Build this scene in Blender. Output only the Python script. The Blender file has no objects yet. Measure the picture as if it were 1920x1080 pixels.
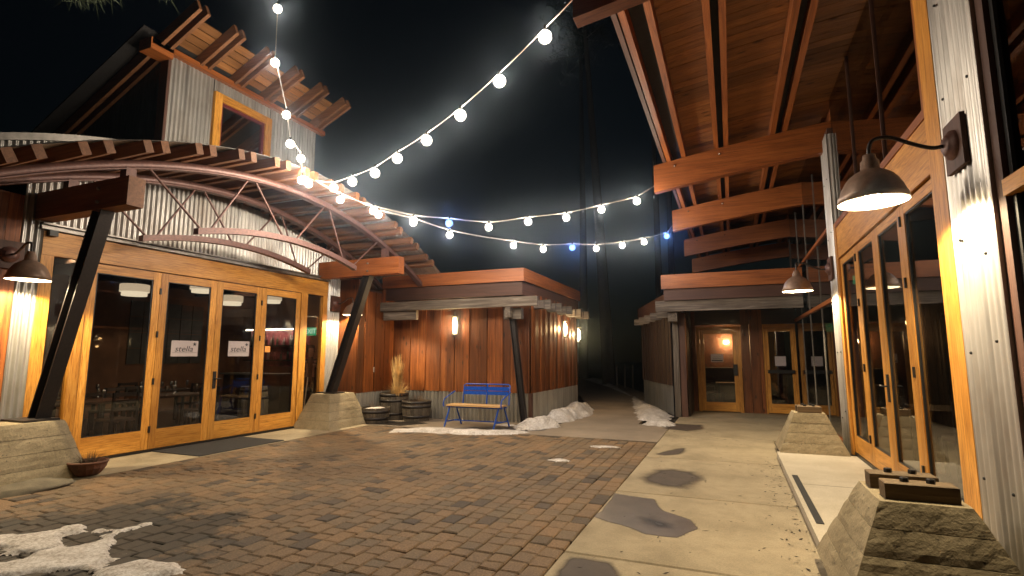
import bpy, bmesh, math, random
from mathutils import Vector, Matrix, noise
R = math.radians
random.seed(7)
SC = bpy.context.scene
COL = SC.collection

# ------------------------------------------------------------------ camera
cd = bpy.data.cameras.new('camera'); cam = bpy.data.objects.new('camera', cd); COL.objects.link(cam)
cam.location = (0, 0, 1.5); cam.rotation_euler = (R(90 + 7.36), 0, R(22.4))
cd.sensor_width = 36; cd.lens = 36 * 990 / 1920; cd.clip_start = 0.05; cd.clip_end = 600
SC.camera = cam
# ------------------------------------------------------------------ night sky
wd = bpy.data.worlds.new('World'); SC.world = wd; wd.use_nodes = True
wn = wd.node_tree; bg = wn.nodes['Background']
sky = wn.nodes.new('ShaderNodeTexSky'); sky.sky_type = 'NISHITA'; sky.sun_disc = False
sky.sun_elevation = R(16.0); sky.sun_rotation = R(200); sky.air_density = 1.6; sky.dust_density = .6; sky.ozone_density = 3
wn.links.new(sky.outputs[0], bg.inputs[0]); bg.inputs[1].default_value = 0.0005
# ------------------------------------------------------------------ exposure, sampling
SC.view_settings.view_transform = 'Standard'; SC.view_settings.look = 'None'
SC.view_settings.exposure = 0.9; SC.view_settings.gamma = 1.0; SC.view_settings.use_curve_mapping = False
SC.render.engine = 'CYCLES'
cy = SC.cycles
cy.use_denoising = True
try: cy.denoiser = 'OPENIMAGEDENOISE'
except Exception: pass
cy.max_bounces = 7; cy.diffuse_bounces = 3; cy.glossy_bounces = 4; cy.volume_bounces = 0; cy.use_adaptive_sampling = True; cy.adaptive_threshold = .02; cy.transmission_bounces = 4; cy.transparent_max_bounces = 16
cy.sample_clamp_indirect = 4; cy.sample_clamp_direct = 40; cy.caustics_reflective = False; cy.caustics_refractive = False
cy.use_light_tree = True

# ------------------------------------------------------------------ materials
MATS = {}
def newmat(name):
    m = bpy.data.materials.new(name); m.use_nodes = True; nt = m.node_tree
    for n in list(nt.nodes): nt.nodes.remove(n)
    o = nt.nodes.new('ShaderNodeOutputMaterial'); MATS[name] = m
    return m, nt, o
def N(nt, t, **k):
    n = nt.nodes.new(t)
    for a, v in k.items(): setattr(n, a, v)
    return n
def L(nt, a, b): nt.links.new(a, b)
def princ(nt, o, rough=.5, metal=0, spec=.5):
    p = N(nt, 'ShaderNodeBsdfPrincipled'); p.inputs['Roughness'].default_value = rough
    p.inputs['Metallic'].default_value = metal; p.inputs['Specular IOR Level'].default_value = spec
    L(nt, p.outputs[0], o.inputs[0]); return p
def mixc(nt, fac, a, b, mode='MIX'):
    m = N(nt, 'ShaderNodeMix', data_type='RGBA', blend_type=mode)
    for s, v in ((0, fac), (6, a), (7, b)):
        if hasattr(v, 'links') or hasattr(v, 'is_linked'): L(nt, v, m.inputs[s])
        elif s == 0: m.inputs[0].default_value = v
        else: m.inputs[s].default_value = (*v, 1)
    return m.outputs[2]
def ramp(nt, src, stops):
    r = N(nt, 'ShaderNodeValToRGB'); e = r.color_ramp.elements
    while len(e) < len(stops): e.new(.5)
    for i, (p, c) in enumerate(stops): e[i].position = p; e[i].color = (*c, 1) if len(c) == 3 else c
    L(nt, src, r.inputs[0]); return r.outputs[0]
def noi(nt, vec, scale, detail=4, rough=.55, dist=0):
    n = N(nt, 'ShaderNodeTexNoise'); n.inputs['Scale'].default_value = scale; n.inputs['Detail'].default_value = detail
    n.inputs['Roughness'].default_value = rough; n.inputs['Distortion'].default_value = dist
    if vec is not None: L(nt, vec, n.inputs['Vector'])
    return n.outputs[0]
def coords(nt, scale=(1, 1, 1), rnd=True):
    tc = N(nt, 'ShaderNodeTexCoord'); mp = N(nt, 'ShaderNodeMapping'); mp.inputs['Scale'].default_value = scale
    if rnd:
        oi = N(nt, 'ShaderNodeObjectInfo'); mu = N(nt, 'ShaderNodeMath', operation='MULTIPLY'); mu.inputs[1].default_value = 37.0
        L(nt, oi.outputs['Random'], mu.inputs[0])
        ad = N(nt, 'ShaderNodeVectorMath', operation='ADD'); L(nt, tc.outputs['Object'], ad.inputs[0]); L(nt, mu.outputs[0], ad.inputs[1])
        L(nt, ad.outputs[0], mp.inputs[0])
    else: L(nt, tc.outputs['Object'], mp.inputs[0])
    return mp.outputs[0]
def bump(nt, p, h, strength=.3, dist=.01):
    b = N(nt, 'ShaderNodeBump'); b.inputs['Strength'].default_value = strength; b.inputs['Distance'].default_value = dist
    L(nt, h, b.inputs['Height']); L(nt, b.outputs[0], p.inputs['Normal'])
def objval(nt, col, lo, hi):
    oi = N(nt, 'ShaderNodeObjectInfo'); mr = N(nt, 'ShaderNodeMapRange'); mr.inputs[3].default_value = lo; mr.inputs[4].default_value = hi
    L(nt, oi.outputs['Random'], mr.inputs[0])
    h = N(nt, 'ShaderNodeHueSaturation'); L(nt, mr.outputs[0], h.inputs['Value']); L(nt, col, h.inputs['Color'])
    return h.outputs[0]
def wood(name, dark, mid, light, axis='z', rough=.5, var=(.75, 1.2), knots=False, grain=1.0, bs=.35, spec=.4, along=1.1):
    m, nt, o = newmat(name); p = princ(nt, o, rough, 0, spec)
    a = along; b = 26 * grain
    sc = {'x': (a, b, b), 'y': (b, a, b), 'z': (b, b, a)}[axis]
    v = coords(nt, sc)
    g = noi(nt, v, 1.0, 7, .68, .9)
    c = ramp(nt, g, [(.3, dark), (.5, mid), (.72, light)])
    lo = noi(nt, coords(nt, {'x': (.5, 3, 3), 'y': (3, .5, 3), 'z': (3, 3, .5)}[axis]), 1, 3)
    c = mixc(nt, ramp(nt, lo, [(.35, (0, 0, 0)), (.7, (.55,) * 3)]), c, dark)
    if knots:
        vo = N(nt, 'ShaderNodeTexVoronoi'); vo.inputs['Scale'].default_value = 1.0
        L(nt, coords(nt, {'x': (2.2, 6, 6), 'y': (6, 2.2, 6), 'z': (6, 6, 2.2)}[axis]), vo.inputs['Vector'])
        k = ramp(nt, vo.outputs[0], [(.07, (1, 1, 1)), (.17, (0, 0, 0))])
        c = mixc(nt, k, c, tuple(x * .35 for x in dark))
    c = objval(nt, c, *var)
    L(nt, c, p.inputs['Base Color']); bump(nt, p, g, bs, .004)
    return m
def allaxes(pref, *a, **k):
    for ax in 'xyz': wood(pref + '_' + ax, *a, axis=ax, **k)
allaxes('fir', (.22, .07, .008), (.66, .295, .045), (.84, .47, .12), rough=.42, var=(.85, 1.12), grain=2.2, along=3.2, bs=.5)
allaxes('glulam', (.13, .034, .008), (.33, .098, .022), (.46, .16, .042), rough=.45, var=(.85, 1.12), grain=1.1, bs=.5)
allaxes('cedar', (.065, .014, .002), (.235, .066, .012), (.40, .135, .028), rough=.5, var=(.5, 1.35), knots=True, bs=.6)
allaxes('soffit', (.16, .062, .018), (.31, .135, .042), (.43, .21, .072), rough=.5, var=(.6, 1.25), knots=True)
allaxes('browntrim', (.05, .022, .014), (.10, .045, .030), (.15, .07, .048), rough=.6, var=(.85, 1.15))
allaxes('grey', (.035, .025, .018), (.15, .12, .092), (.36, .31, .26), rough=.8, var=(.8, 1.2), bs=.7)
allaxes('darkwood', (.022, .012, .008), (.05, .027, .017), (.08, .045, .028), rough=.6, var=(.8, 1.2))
allaxes('seatwood', (.42, .24, .09), (.62, .40, .18), (.72, .50, .26), rough=.5)
allaxes('purlin', (.09, .034, .013), (.21, .09, .038), (.31, .145, .065), rough=.6, var=(.7, 1.2), grain=1.2, bs=.5)
allaxes('padwood', (.07, .045, .022), (.17, .115, .06), (.26, .18, .10), rough=.7, bs=.6)
allaxes('barrel', (.05, .038, .026), (.12, .095, .068), (.20, .17, .125), rough=.75, var=(.7, 1.25), bs=.6)
allaxes('redtrim', (.10, .014, .018), (.15, .022, .028), (.18, .03, .035), rough=.5)
def plain(name, col, rough=.5, metal=0, nscale=14, amt=.35, bs=.15, spec=.5):
    m, nt, o = newmat(name); p = princ(nt, o, rough, metal, spec)
    v = coords(nt); n = noi(nt, v, nscale, 5)
    c = ramp(nt, n, [(.3, tuple(x * (1 - amt) for x in col)), (.7, tuple(min(1, x * (1 + amt * .6)) for x in col))])
    L(nt, c, p.inputs['Base Color']); bump(nt, p, n, bs, .003); return m
plain('steel_rust', (.13, .062, .05), .48, .25, 30, .4)
plain('steel_black', (.028, .022, .02), .5, .3, 40, .4)
plain('flashing', (.22, .20, .18), .4, .6, 10, .3)
plain('black_metal', (.015, .014, .014), .45, .3)
plain('shade_out', (.29, .195, .145), .42, .3, 25, .2)
plain('white_enamel', (.82, .80, .74), .4, 0, 5, .03, 0)
plain('blue_paint', (.003, .075, .46), .35, 0, 20, .25)
plain('paper', (.50, .43, .42), .8, 0, 8, .05, 0)
plain('card_orange', (.75, .30, .05), .7, 0, 8, .05, 0)
plain('ink', (.02, .015, .02), .8, 0, 8, .05, 0)
plain('rubber_mat', (.014, .014, .016), .85, 0, 160, .6, .6)
plain('soil', (.035, .026, .018), .95, 0, 30, .6, 1)
plain('terracotta', (.16, .07, .04), .8, 0, 12, .4)
plain('stone', (.13, .11, .075), .9, 0, 5, .5, .8)
plain('cable', (.5, .46, .42), .6, 0)
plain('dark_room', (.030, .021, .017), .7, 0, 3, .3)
plain('tan_room', (.24, .11, .055), .7, 0, 3, .3)
plain('brick_room', (.13, .05, .022), .8, 0, 14, .7)
plain('dark_floor', (.022, .019, .017), .3, 0, 4, .4)
plain('tile_grey', (.10, .095, .085), .4, 0, 6, .3)
plain('cloth_dark', (.012, .012, .014), .9, 0, 30, .3)
plain('skin', (.42, .22, .15), .6, 0, 20, .1, 0)
plain('hair', (.03, .018, .012), .7)
plain('grass_dry', (.62, .40, .15), .8, 0, 6, .5, 0)
plain('twig', (.12, .075, .04), .85, 0, 6, .4, 0)
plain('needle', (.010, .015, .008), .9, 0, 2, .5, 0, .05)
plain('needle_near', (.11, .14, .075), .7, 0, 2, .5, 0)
plain('bark', (.045, .036, .03), .9, 0, 12, .5, 1)
plain('roof_dark', (.02, .018, .018), .8)
plain('outlet', (.55, .5, .45), .5)
plain('chrome', (.6, .6, .6), .2, 1)
plain('chalk', (.10, .085, .07), .8, 0, 9, .5, 0)
plain('bottle_glass', (.10, .12, .09), .12, 0, 4, .8, 0, .8)
plain('bottle_pink', (.45, .12, .14), .2, 0, 4, .8, 0, .8)
def galv(name, col, stain):
    m, nt, o = newmat(name); p = princ(nt, o, .36, .75, .5)
    s = noi(nt, coords(nt, (9, 9, .5), False), 1, 5, .6)
    b = noi(nt, coords(nt, (2.2, 2.2, 1.2), False), 1, 4)
    c = ramp(nt, s, [(.3, tuple(x * .62 for x in col)), (.55, col), (.8, tuple(min(1, x * 1.15) for x in col))])
    c = mixc(nt, ramp(nt, b, [(.5, (0, 0, 0)), (.75, (.7,) * 3)]), c, stain)
    L(nt, c, p.inputs['Base Color'])
    rr = N(nt, 'ShaderNodeMapRange'); rr.inputs[3].default_value = .3; rr.inputs[4].default_value = .6; L(nt, b, rr.inputs[0]); L(nt, rr.outputs[0], p.inputs['Roughness'])
    bump(nt, p, s, .08, .003)
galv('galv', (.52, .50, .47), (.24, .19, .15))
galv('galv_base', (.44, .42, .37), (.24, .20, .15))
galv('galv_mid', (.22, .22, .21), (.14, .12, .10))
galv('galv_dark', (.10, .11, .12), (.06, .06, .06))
def concrete(name, col, stain, bs=.35, pits=False, fine=60):
    m, nt, o = newmat(name); p = princ(nt, o, .78, 0, .35)
    v = coords(nt, rnd=False)
    a = noi(nt, v, 1.3, 6, .6); b = noi(nt, v, fine, 3, .7); d = noi(nt, v, 6, 5, .65)
    c = ramp(nt, a, [(.34, stain), (.52, col), (.68, tuple(min(1, x * 1.2) for x in col))])
    c = mixc(nt, ramp(nt, d, [(.45, (0, 0, 0)), (.72, (.6,) * 3)]), c, stain)
    c = mixc(nt, .35, c, ramp(nt, b, [(.3, tuple(x * .5 for x in col)), (.7, tuple(min(1, x * 1.3) for x in col))]))
    if pits:
        vo = N(nt, 'ShaderNodeTexVoronoi'); vo.inputs['Scale'].default_value = 16; L(nt, v, vo.inputs['Vector'])
        k = ramp(nt, vo.outputs[0], [(.05, (1, 1, 1)), (.14, (0, 0, 0))])
        c = mixc(nt, k, c, (.05, .04, .03))
    L(nt, c, p.inputs['Base Color'])
    ad = N(nt, 'ShaderNodeMath', operation='ADD'); L(nt, b, ad.inputs[0]); L(nt, d, ad.inputs[1])
    bump(nt, p, ad.outputs[0], bs, .006); return m
concrete('slab', (.34, .28, .185), (.185, .148, .09))
concrete('path', (.25, .20, .15), (.17, .135, .10))
concrete('step', (.50, .45, .36), (.38, .33, .24))
concrete('boardform', (.33, .27, .17), (.15, .118, .062), .8, True, 40)
concrete('boardform_dark', (.10, .075, .05), (.05, .036, .022), 1.0, True, 40)
def pavermat():
    m, nt, o = newmat('paver'); p = princ(nt, o, .8, 0, .35)
    at = N(nt, 'ShaderNodeAttribute'); at.attribute_name = 'rnd'
    oi = N(nt, 'ShaderNodeObjectInfo'); ad = N(nt, 'ShaderNodeMath', operation='ADD'); L(nt, at.outputs['Fac'], ad.inputs[0]); L(nt, oi.outputs['Random'], ad.inputs[1])
    fr = N(nt, 'ShaderNodeMath', operation='FRACT'); L(nt, ad.outputs[0], fr.inputs[0])
    c = ramp(nt, fr.outputs[0], [(0, (.17, .112, .062)), (.22, (.20, .125, .066)), (.45, (.15, .104, .062)), (.62, (.205, .127, .066)), (.76, (.13, .096, .062)), (.90, (.165, .114, .066)), (.92, (.055, .042, .032)), (1, (.085, .062, .044))])
    g = N(nt, 'ShaderNodeNewGeometry'); v = g.outputs['Position']
    a = noi(nt, v, 1.1, 5, .6); b = noi(nt, v, 75, 3, .75)
    c = mixc(nt, ramp(nt, a, [(.42, (0, 0, 0)), (.62, (.5,) * 3)]), c, (.065, .045, .028))
    c = mixc(nt, .65, c, ramp(nt, b, [(.3, (.25, .23, .2)), (.5, (.95, .93, .9)), (.72, (2.0, 2.0, 2.0))]), 'MULTIPLY')
    # damp pavers round the melting snow
    vd = N(nt, 'ShaderNodeVectorMath', operation='DISTANCE'); L(nt, v, vd.inputs[0]); vd.inputs[1].default_value = (-5.0, 2.75, 0)
    vs_ = N(nt, 'ShaderNodeMath', operation='MULTIPLY_ADD'); L(nt, noi(nt, v, 2.6, 5, .65), vs_.inputs[0]); vs_.inputs[1].default_value = -2.2; L(nt, vd.outputs['Value'], vs_.inputs[2])
    damp = ramp(nt, vs_.outputs[0], [(.0, (.85,) * 3), (.22, (0, 0, 0))])
    c = mixc(nt, damp, c, (.022, .018, .014))
    L(nt, c, p.inputs['Base Color'])
    d = noi(nt, v, 9, 4); s = N(nt, 'ShaderNodeMath', operation='ADD'); L(nt, b, s.inputs[0]); L(nt, d, s.inputs[1]); bump(nt, p, s.outputs[0], .55, .006)
    rr = N(nt, 'ShaderNodeMapRange'); rr.inputs[3].default_value = .9; rr.inputs[4].default_value = .55; L(nt, a, rr.inputs[0]); L(nt, rr.outputs[0], p.inputs['Roughness'])
pavermat()
def snowmat():
    m, nt, o = newmat('snow'); p = princ(nt, o, .65, 0, .4)
    v = coords(nt, rnd=False); a = noi(nt, v, 4.5, 6, .65); b = noi(nt, v, 45, 4, .7)
    c = ramp(nt, a, [(.34, (.22, .18, .14)), (.5, (.47, .42, .37)), (.68, (.72, .69, .66))])
    c = mixc(nt, .45, c, ramp(nt, b, [(.38, (.16, .125, .095)), (.58, (.80, .78, .76))]))
    L(nt, c, p.inputs['Base Color']); p.inputs['Subsurface Weight'].default_value = .0
    ad = N(nt, 'ShaderNodeMath', operation='ADD'); L(nt, a, ad.inputs[0]); L(nt, b, ad.inputs[1]); bump(nt, p, ad.outputs[0], .45, .012)
snowmat()
def wetmat(name, col, rough, soft=True):
    m, nt, o = newmat(name); p = N(nt, 'ShaderNodeBsdfPrincipled'); p.inputs['Roughness'].default_value = rough
    v = coords(nt, rnd=False); a = noi(nt, v, 5, 5); b = noi(nt, v, 90, 2)
    c = ramp(nt, a, [(.3, tuple(x * .7 for x in col)), (.7, tuple(x * 1.2 for x in col))])
    L(nt, c, p.inputs['Base Color']); bump(nt, p, b, .25, .002)
    at = N(nt, 'ShaderNodeAttribute'); at.attribute_name = 'edge'
    ad = N(nt, 'ShaderNodeMath', operation='MULTIPLY_ADD'); L(nt, a, ad.inputs[0]); ad.inputs[1].default_value = .5; L(nt, at.outputs['Fac'], ad.inputs[2])
    f = ramp(nt, ad.outputs[0], [(.28 if soft else .22, (0, 0, 0)), (1.15 if soft else .55, (1, 1, 1))])
    t = N(nt, 'ShaderNodeBsdfTransparent'); mx = N(nt, 'ShaderNodeMixShader'); L(nt, f, mx.inputs[0]); L(nt, t.outputs[0], mx.inputs[1]); L(nt, p.outputs[0], mx.inputs[2]); L(nt, mx.outputs[0], o.inputs[0])
wetmat('wet_soft', (.06, .043, .033), .72)
wetmat('wet_sharp', (.085, .064, .048), .38, False)
wetmat('wet_dark', (.022, .017, .015), .4)
def glassmat(name, tint, ior=1.5):
    m, nt, o = newmat(name); t = N(nt, 'ShaderNodeBsdfTransparent'); t.inputs[0].default_value = (*tint, 1)
    g = N(nt, 'ShaderNodeBsdfGlossy'); g.inputs['Roughness'].default_value = .0; g.inputs[0].default_value = (.95, .95, .95, 1)
    f = N(nt, 'ShaderNodeLayerWeight'); f.inputs[0].default_value = .5     # Schlick Fresnel, the same on both faces of the pane
    pw = N(nt, 'ShaderNodeMath', operation='POWER'); pw.inputs[1].default_value = 5; L(nt, f.outputs['Facing'], pw.inputs[0])
    mu = N(nt, 'ShaderNodeMath', operation='MULTIPLY_ADD', use_clamp=True); mu.inputs[1].default_value = .95; mu.inputs[2].default_value = .045; L(nt, pw.outputs[0], mu.inputs[0])
    mx = N(nt, 'ShaderNodeMixShader'); L(nt, mu.outputs[0], mx.inputs[0]); L(nt, t.outputs[0], mx.inputs[1]); L(nt, g.outputs[0], mx.inputs[2]); L(nt, mx.outputs[0], o.inputs[0])
glassmat('glass', (.86, .86, .84)); glassmat('glass_dim', (.5, .5, .48))
def emit(name, col, s):
    m, nt, o = newmat(name); e = N(nt, 'ShaderNodeEmission'); e.inputs[0].default_value = (*col, 1); e.inputs[1].default_value = s; L(nt, e.outputs[0], o.inputs[0])
def glowglass(name, col, s, t=.9):                     # frosted envelope: glows itself and lets the lamp inside shine through
    m, nt, o = newmat(name); e = N(nt, 'ShaderNodeEmission'); e.inputs[0].default_value = (*col, 1); e.inputs[1].default_value = s
    tr = N(nt, 'ShaderNodeBsdfTransparent'); tr.inputs[0].default_value = (t, t, t, 1); ad = N(nt, 'ShaderNodeAddShader'); L(nt, e.outputs[0], ad.inputs[0]); L(nt, tr.outputs[0], ad.inputs[1]); L(nt, ad.outputs[0], o.inputs[0])
WARM = (1, .74, .44)
glowglass('bulb_barn', (1, .80, .50), 45)
glowglass('bulb_sconce', (1, .70, .36), 5)
glowglass('bulb_string', (1, .85, .66), 4)
glowglass('bulb_string_cool', (.16, .36, 1), 1.3)
glowglass('bulb_hall', (1, .55, .22), 4)
emit('pendant_glow', (1, .76, .50), .38)
emit('downlight', (1, .78, .5), 6)
emit('pendant_low', (1, .82, .58), .62)
emit('exit_green', (.01, .6, .24), .28)
emit('exit_text', (.7, 1, .8), .7)
emit('cove_light', (1, .85, .62), 9)
emit('far_window', (1, .85, .6), .25)

# ------------------------------------------------------------------ mesh builder and tagging
class MB:
    def __init__(s): s.v = []; s.f = []; s.sm = []
    def add(s, vs, fs, smooth=False):
        o = len(s.v); s.v += [Vector(p) for p in vs]; s.f += [[i + o for i in f] for f in fs]; s.sm += [smooth] * len(fs); return s
    def box(s, x0, x1, y0, y1, z0, z1):
        return s.add([(x, y, z) for z in (z0, z1) for y in (y0, y1) for x in (x0, x1)],
                     [(0, 2, 3, 1), (4, 5, 7, 6), (0, 1, 5, 4), (2, 6, 7, 3), (0, 4, 6, 2), (1, 3, 7, 5)])
    def bar(s, a, b, w, h, up=(0, 0, 1)):            # rectangular bar from a to b, w across, h along up
        a = Vector(a); b = Vector(b); d = (b - a).normalized(); u = Vector(up)
        sd = d.cross(u)
        if sd.length < 1e-4: sd = d.cross(Vector((1, 0, 0)))
        sd.normalize(); u = sd.cross(d)
        vs = [p + sd * (w / 2 * i) + u * (h / 2 * j) for p in (a, b) for i, j in ((-1, -1), (1, -1), (1, 1), (-1, 1))]
        return s.add(vs, [(0, 1, 2, 3)[::-1], (4, 5, 6, 7), (0, 1, 5, 4), (1, 2, 6, 5), (2, 3, 7, 6), (3, 0, 4, 7)])
    def tube(s, pts, r, n=8, caps=True):
        pts = [Vector(p) for p in pts]; rs = r if isinstance(r, (list, tuple)) else [r] * len(pts); rings = []
        ref = None
        for i, p in enumerate(pts):
            d = (pts[min(i + 1, len(pts) - 1)] - pts[max(i - 1, 0)]).normalized()
            if ref is None: ref = d.orthogonal().normalized()
            ref = (ref - d * ref.dot(d)).normalized(); b = d.cross(ref)
            rings.append([p + (ref * math.cos(2 * math.pi * k / n) + b * math.sin(2 * math.pi * k / n)) * rs[i] for k in range(n)])
        fs = [(i * n + k, i * n + (k + 1) % n, (i + 1) * n + (k + 1) % n, (i + 1) * n + k) for i in range(len(pts) - 1) for k in range(n)]
        s.add([v for r_ in rings for v in r_], fs, True)
        if caps: s.add(rings[0], [tuple(range(n))[::-1]]); s.add(rings[-1], [tuple(range(n))])
        return s
    def lathe(s, prof, c=(0, 0, 0), n=20, axis=None, smooth=True):
        c = Vector(c); M = Matrix.Identity(3) if axis is None else Vector((0, 0, 1)).rotation_difference(Vector(axis)).to_matrix()
        vs = [c + M @ Vector((r * math.cos(2 * math.pi * k / n), r * math.sin(2 * math.pi * k / n), z)) for r, z in prof for k in range(n)]
        fs = [(i * n + k, i * n + (k + 1) % n, (i + 1) * n + (k + 1) % n, (i + 1) * n + k) for i in range(len(prof) - 1) for k in range(n)]
        return s.add(vs, fs, smooth)
    def sphere(s, c, r, n=10, m=6, sz=1):
        return s.lathe([(max(1e-4, r * math.sin(math.pi * i / m)), -r * sz * math.cos(math.pi * i / m)) for i in range(m + 1)], c, n)
    def prism(s, poly, z0, z1):                      # polygon in xy, extruded
        n = len(poly)
        s.add([(x, y, z0) for x, y in poly] + [(x, y, z1) for x, y in poly],
              [tuple(range(n))[::-1], tuple(range(n, 2 * n))] + [(i, (i + 1) % n, n + (i + 1) % n, n + i) for i in range(n)]); return s
    def corr(s, p0, u, W, zf0, zf1, nrm, pitch=.075, amp=.016, seg=8):   # corrugated sheet: width W along u, from zf0(t) to zf1(t)
        p0 = Vector(p0); u = Vector(u).normalized(); nrm = Vector(nrm); n = max(2, int(W / pitch * seg)); vs = []
        f0 = zf0 if callable(zf0) else (lambda t: zf0); f1 = zf1 if callable(zf1) else (lambda t: zf1)
        for i in range(n + 1):
            t = W * i / n; q = p0 + u * t + nrm * (amp * math.sin(2 * math.pi * t / pitch))
            vs += [(q.x, q.y, f0(t)), (q.x, q.y, f1(t))]
        return s.add(vs, [(2 * i, 2 * i + 2, 2 * i + 3, 2 * i + 1) for i in range(n)], True)
    def build(s, name, mat, parent=None, **props):
        org = Vector((0, 0, 0)) if parent is None else ORG.get(parent.name, Vector((0, 0, 0)))
        me = bpy.data.meshes.new(name); me.from_pydata([v - org for v in s.v], [], s.f); me.polygons.foreach_set('use_smooth', s.sm)
        me.materials.append(MATS[mat]); me.update()
        o = bpy.data.objects.new(name, me); COL.objects.link(o)
        if parent: o.parent = parent; ORG[o.name] = org
        for k, v in props.items(): o[k] = v
        return o
ORG = {}
def thing(name, loc, label, cat, group=None):
    o = bpy.data.objects.new(name, None); COL.objects.link(o); o.location = loc; o.empty_display_size = .2
    o['label'] = label; o['category'] = cat
    if group: o['group'] = group
    ORG[o.name] = Vector(loc); return o
def single(mb, name, mat, label, cat, group=None):
    # a thing that is one mesh, its origin at the base
    c = sum(mb.v, Vector()) / len(mb.v); base = Vector((c.x, c.y, min(v.z for v in mb.v)))
    mb.v = [v - base for v in mb.v]; o = mb.build(name, mat); o.location = base; o['label'] = label; o['category'] = cat
    if group: o['group'] = group
    return o
def sub(name, parent):
    o = bpy.data.objects.new(name, None); COL.objects.link(o); o.parent = parent; o.empty_display_size = .1; ORG[o.name] = ORG[parent.name]; return o
def lamp(parent, loc, watts, col, r, spot=None):
    d = bpy.data.lights.new('lamp_light', 'SPOT' if spot else 'POINT'); d.energy = watts; d.color = col; d.shadow_soft_size = r
    if spot: d.spot_size = R(spot); d.spot_blend = .25
    o = bpy.data.objects.new('lamp_light', d); COL.objects.link(o); o.parent = parent; o.location = Vector(loc) - ORG[parent.name]; return o
def Bx(*a): return MB().box(*a)
def piece(me, name, parent, loc, rot=None):
    o = bpy.data.objects.new(name, me); COL.objects.link(o); o.parent = parent; o.location = Vector(loc) - ORG[parent.name]; ORG[o.name] = ORG[parent.name]
    if rot: o.rotation_euler = rot
    return o
def mesh_of(mb, name, mat):
    me = bpy.data.meshes.new(name); me.from_pydata(mb.v, [], mb.f); me.polygons.foreach_set('use_smooth', mb.sm); me.materials.append(MATS[mat]); me.update(); return me
def chamfer(w, l, h, c=.012, jit=0.0):               # box centred in xy, z from 0 to h, chamfered top edges
    m = MB(); j = lambda: random.uniform(-jit, jit)
    b = [(-w / 2, -l / 2), (w / 2, -l / 2), (w / 2, l / 2), (-w / 2, l / 2)]; b = [(x + j(), y + j()) for x, y in b]
    t = [(x - math.copysign(c, x), y - math.copysign(c, y)) for x, y in b]
    m.add([(x, y, 0) for x, y in b] + [(x, y, h - c * .7) for x, y in b] + [(x, y, h + j() * .4) for x, y in t],
          [(i, (i + 1) % 4, 4 + (i + 1) % 4, 4 + i) for i in range(4)] + [(4 + i, 4 + (i + 1) % 4, 8 + (i + 1) % 4, 8 + i) for i in range(4)] + [(8, 9, 10, 11)])
    return m

# ================================================================== GROUND
g = MB(); g.add([(-90, -40, -.06), (90, -40, -.06), (90, 140, -.06), (-90, 140, -.06)], [(0, 1, 2, 3)])
o = g.build('ground', 'soil'); o['kind'] = 'structure'
# ---- pavers
pav = Bx(-7.42, -1.285, .6, 9.83, -.058, -.03).build('paver_pavement', 'soil'); pav['kind'] = 'structure'; ORG[pav.name] = Vector()
ROWW = .158; LENS = [.13, .16, .2, .24]
tmpl = {}
for l in LENS:
    for k in range(3):
        tmpl[(l, k)] = chamfer(ROWW - .005, l - .005, .05, .012, .005)
tme = {k: mesh_of(m, 'paver', 'paver') for k, m in tmpl.items()}
cells = []
for r in range(40):
    x = -1.285 - ROWW * (r + .5) - (.006 if r >= 2 else 0)
    if x < -7.42: break
    y = .62 + random.random() * .2
    while y < 9.82:
        l = random.choice(LENS if r >= 2 else [.2, .24])
        if y + l > 9.83:
            break
        cells.append((x, y + l / 2, l, random.randrange(3), random.uniform(-.035, .035), random.uniform(-.004, .003)))
        y += l
from math import cos, sin
FWD = Vector((-sin(R(22.4)), cos(R(22.4)), 0)); RT = Vector((cos(R(22.4)), sin(R(22.4)), 0))
def seen(x, y):
    p = Vector((x, y, 0)); d = p.dot(FWD)
    if d < 1: return 0
    s = p.dot(RT) / d
    if abs(s) > .985: return 0
    if 1.5 / d > .72: return 0
    return 1 / d
cells.sort(key=lambda c: -seen(c[0], c[1]))
for x, y, l, k, a, z in cells[:300]:
    piece(tme[(l, k)], 'paver', pav, (x, y, -.05 + z), (random.uniform(-.008, .008), random.uniform(-.008, .008), a))
m = MB(); rn = []
for x, y, l, k, a, z in cells[300:]:
    t = tmpl[(l, k)]; ca, sa = cos(a), sin(a); q = random.random()
    m.add([(x + v.x * ca - v.y * sa, y + v.x * sa + v.y * ca, v.z - .05 + z) for v in t.v], t.f); rn += [q] * len(t.v)
o = m.build('paver_field', 'paver', pav); o['kind'] = 'stuff'
at = o.data.attributes.new('rnd', 'FLOAT', 'POINT'); at.data.foreach_set('value', rn)
# ---- concrete walk along the right, cast in slabs
wk = Bx(-1.27, 1.62, -2, 15.75, -.058, -.05).build('concrete_walkway', 'soil'); wk['kind'] = 'structure'; ORG[wk.name] = Vector()
ys = [-2, .2, 2.1, 4.15, 6.17, 8.4, 10.85, 13.2, 15.72]
for a, b in zip(ys, ys[1:]):
    w2 = 1.6 if a > 9.5 else .62
    c = chamfer(w2 + 1.275, b - a - .014, .05, .012); me = mesh_of(c, 'slab', 'slab'); piece(me, 'slab', wk, ((w2 - 1.275) / 2, (a + b) / 2, -.05))
m = MB(); m.prism([(-7.42, 9.84), (-1.288, 9.84), (-1.288, 11.9), (-2.0, 12.25), (-2.08, 15.3), (-2.6, 20.3), (-4.6, 26), (-8.2, 36), (-11, 36), (-7.6, 26), (-5.4, 20), (-3.95, 15.5), (-3.6, 11.6), (-4.2, 11.48), (-8.0, 11.48), (-8.0, 9.84)], -.055, -.002)
o = m.build('concrete_path', 'path'); o['kind'] = 'structure'
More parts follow.
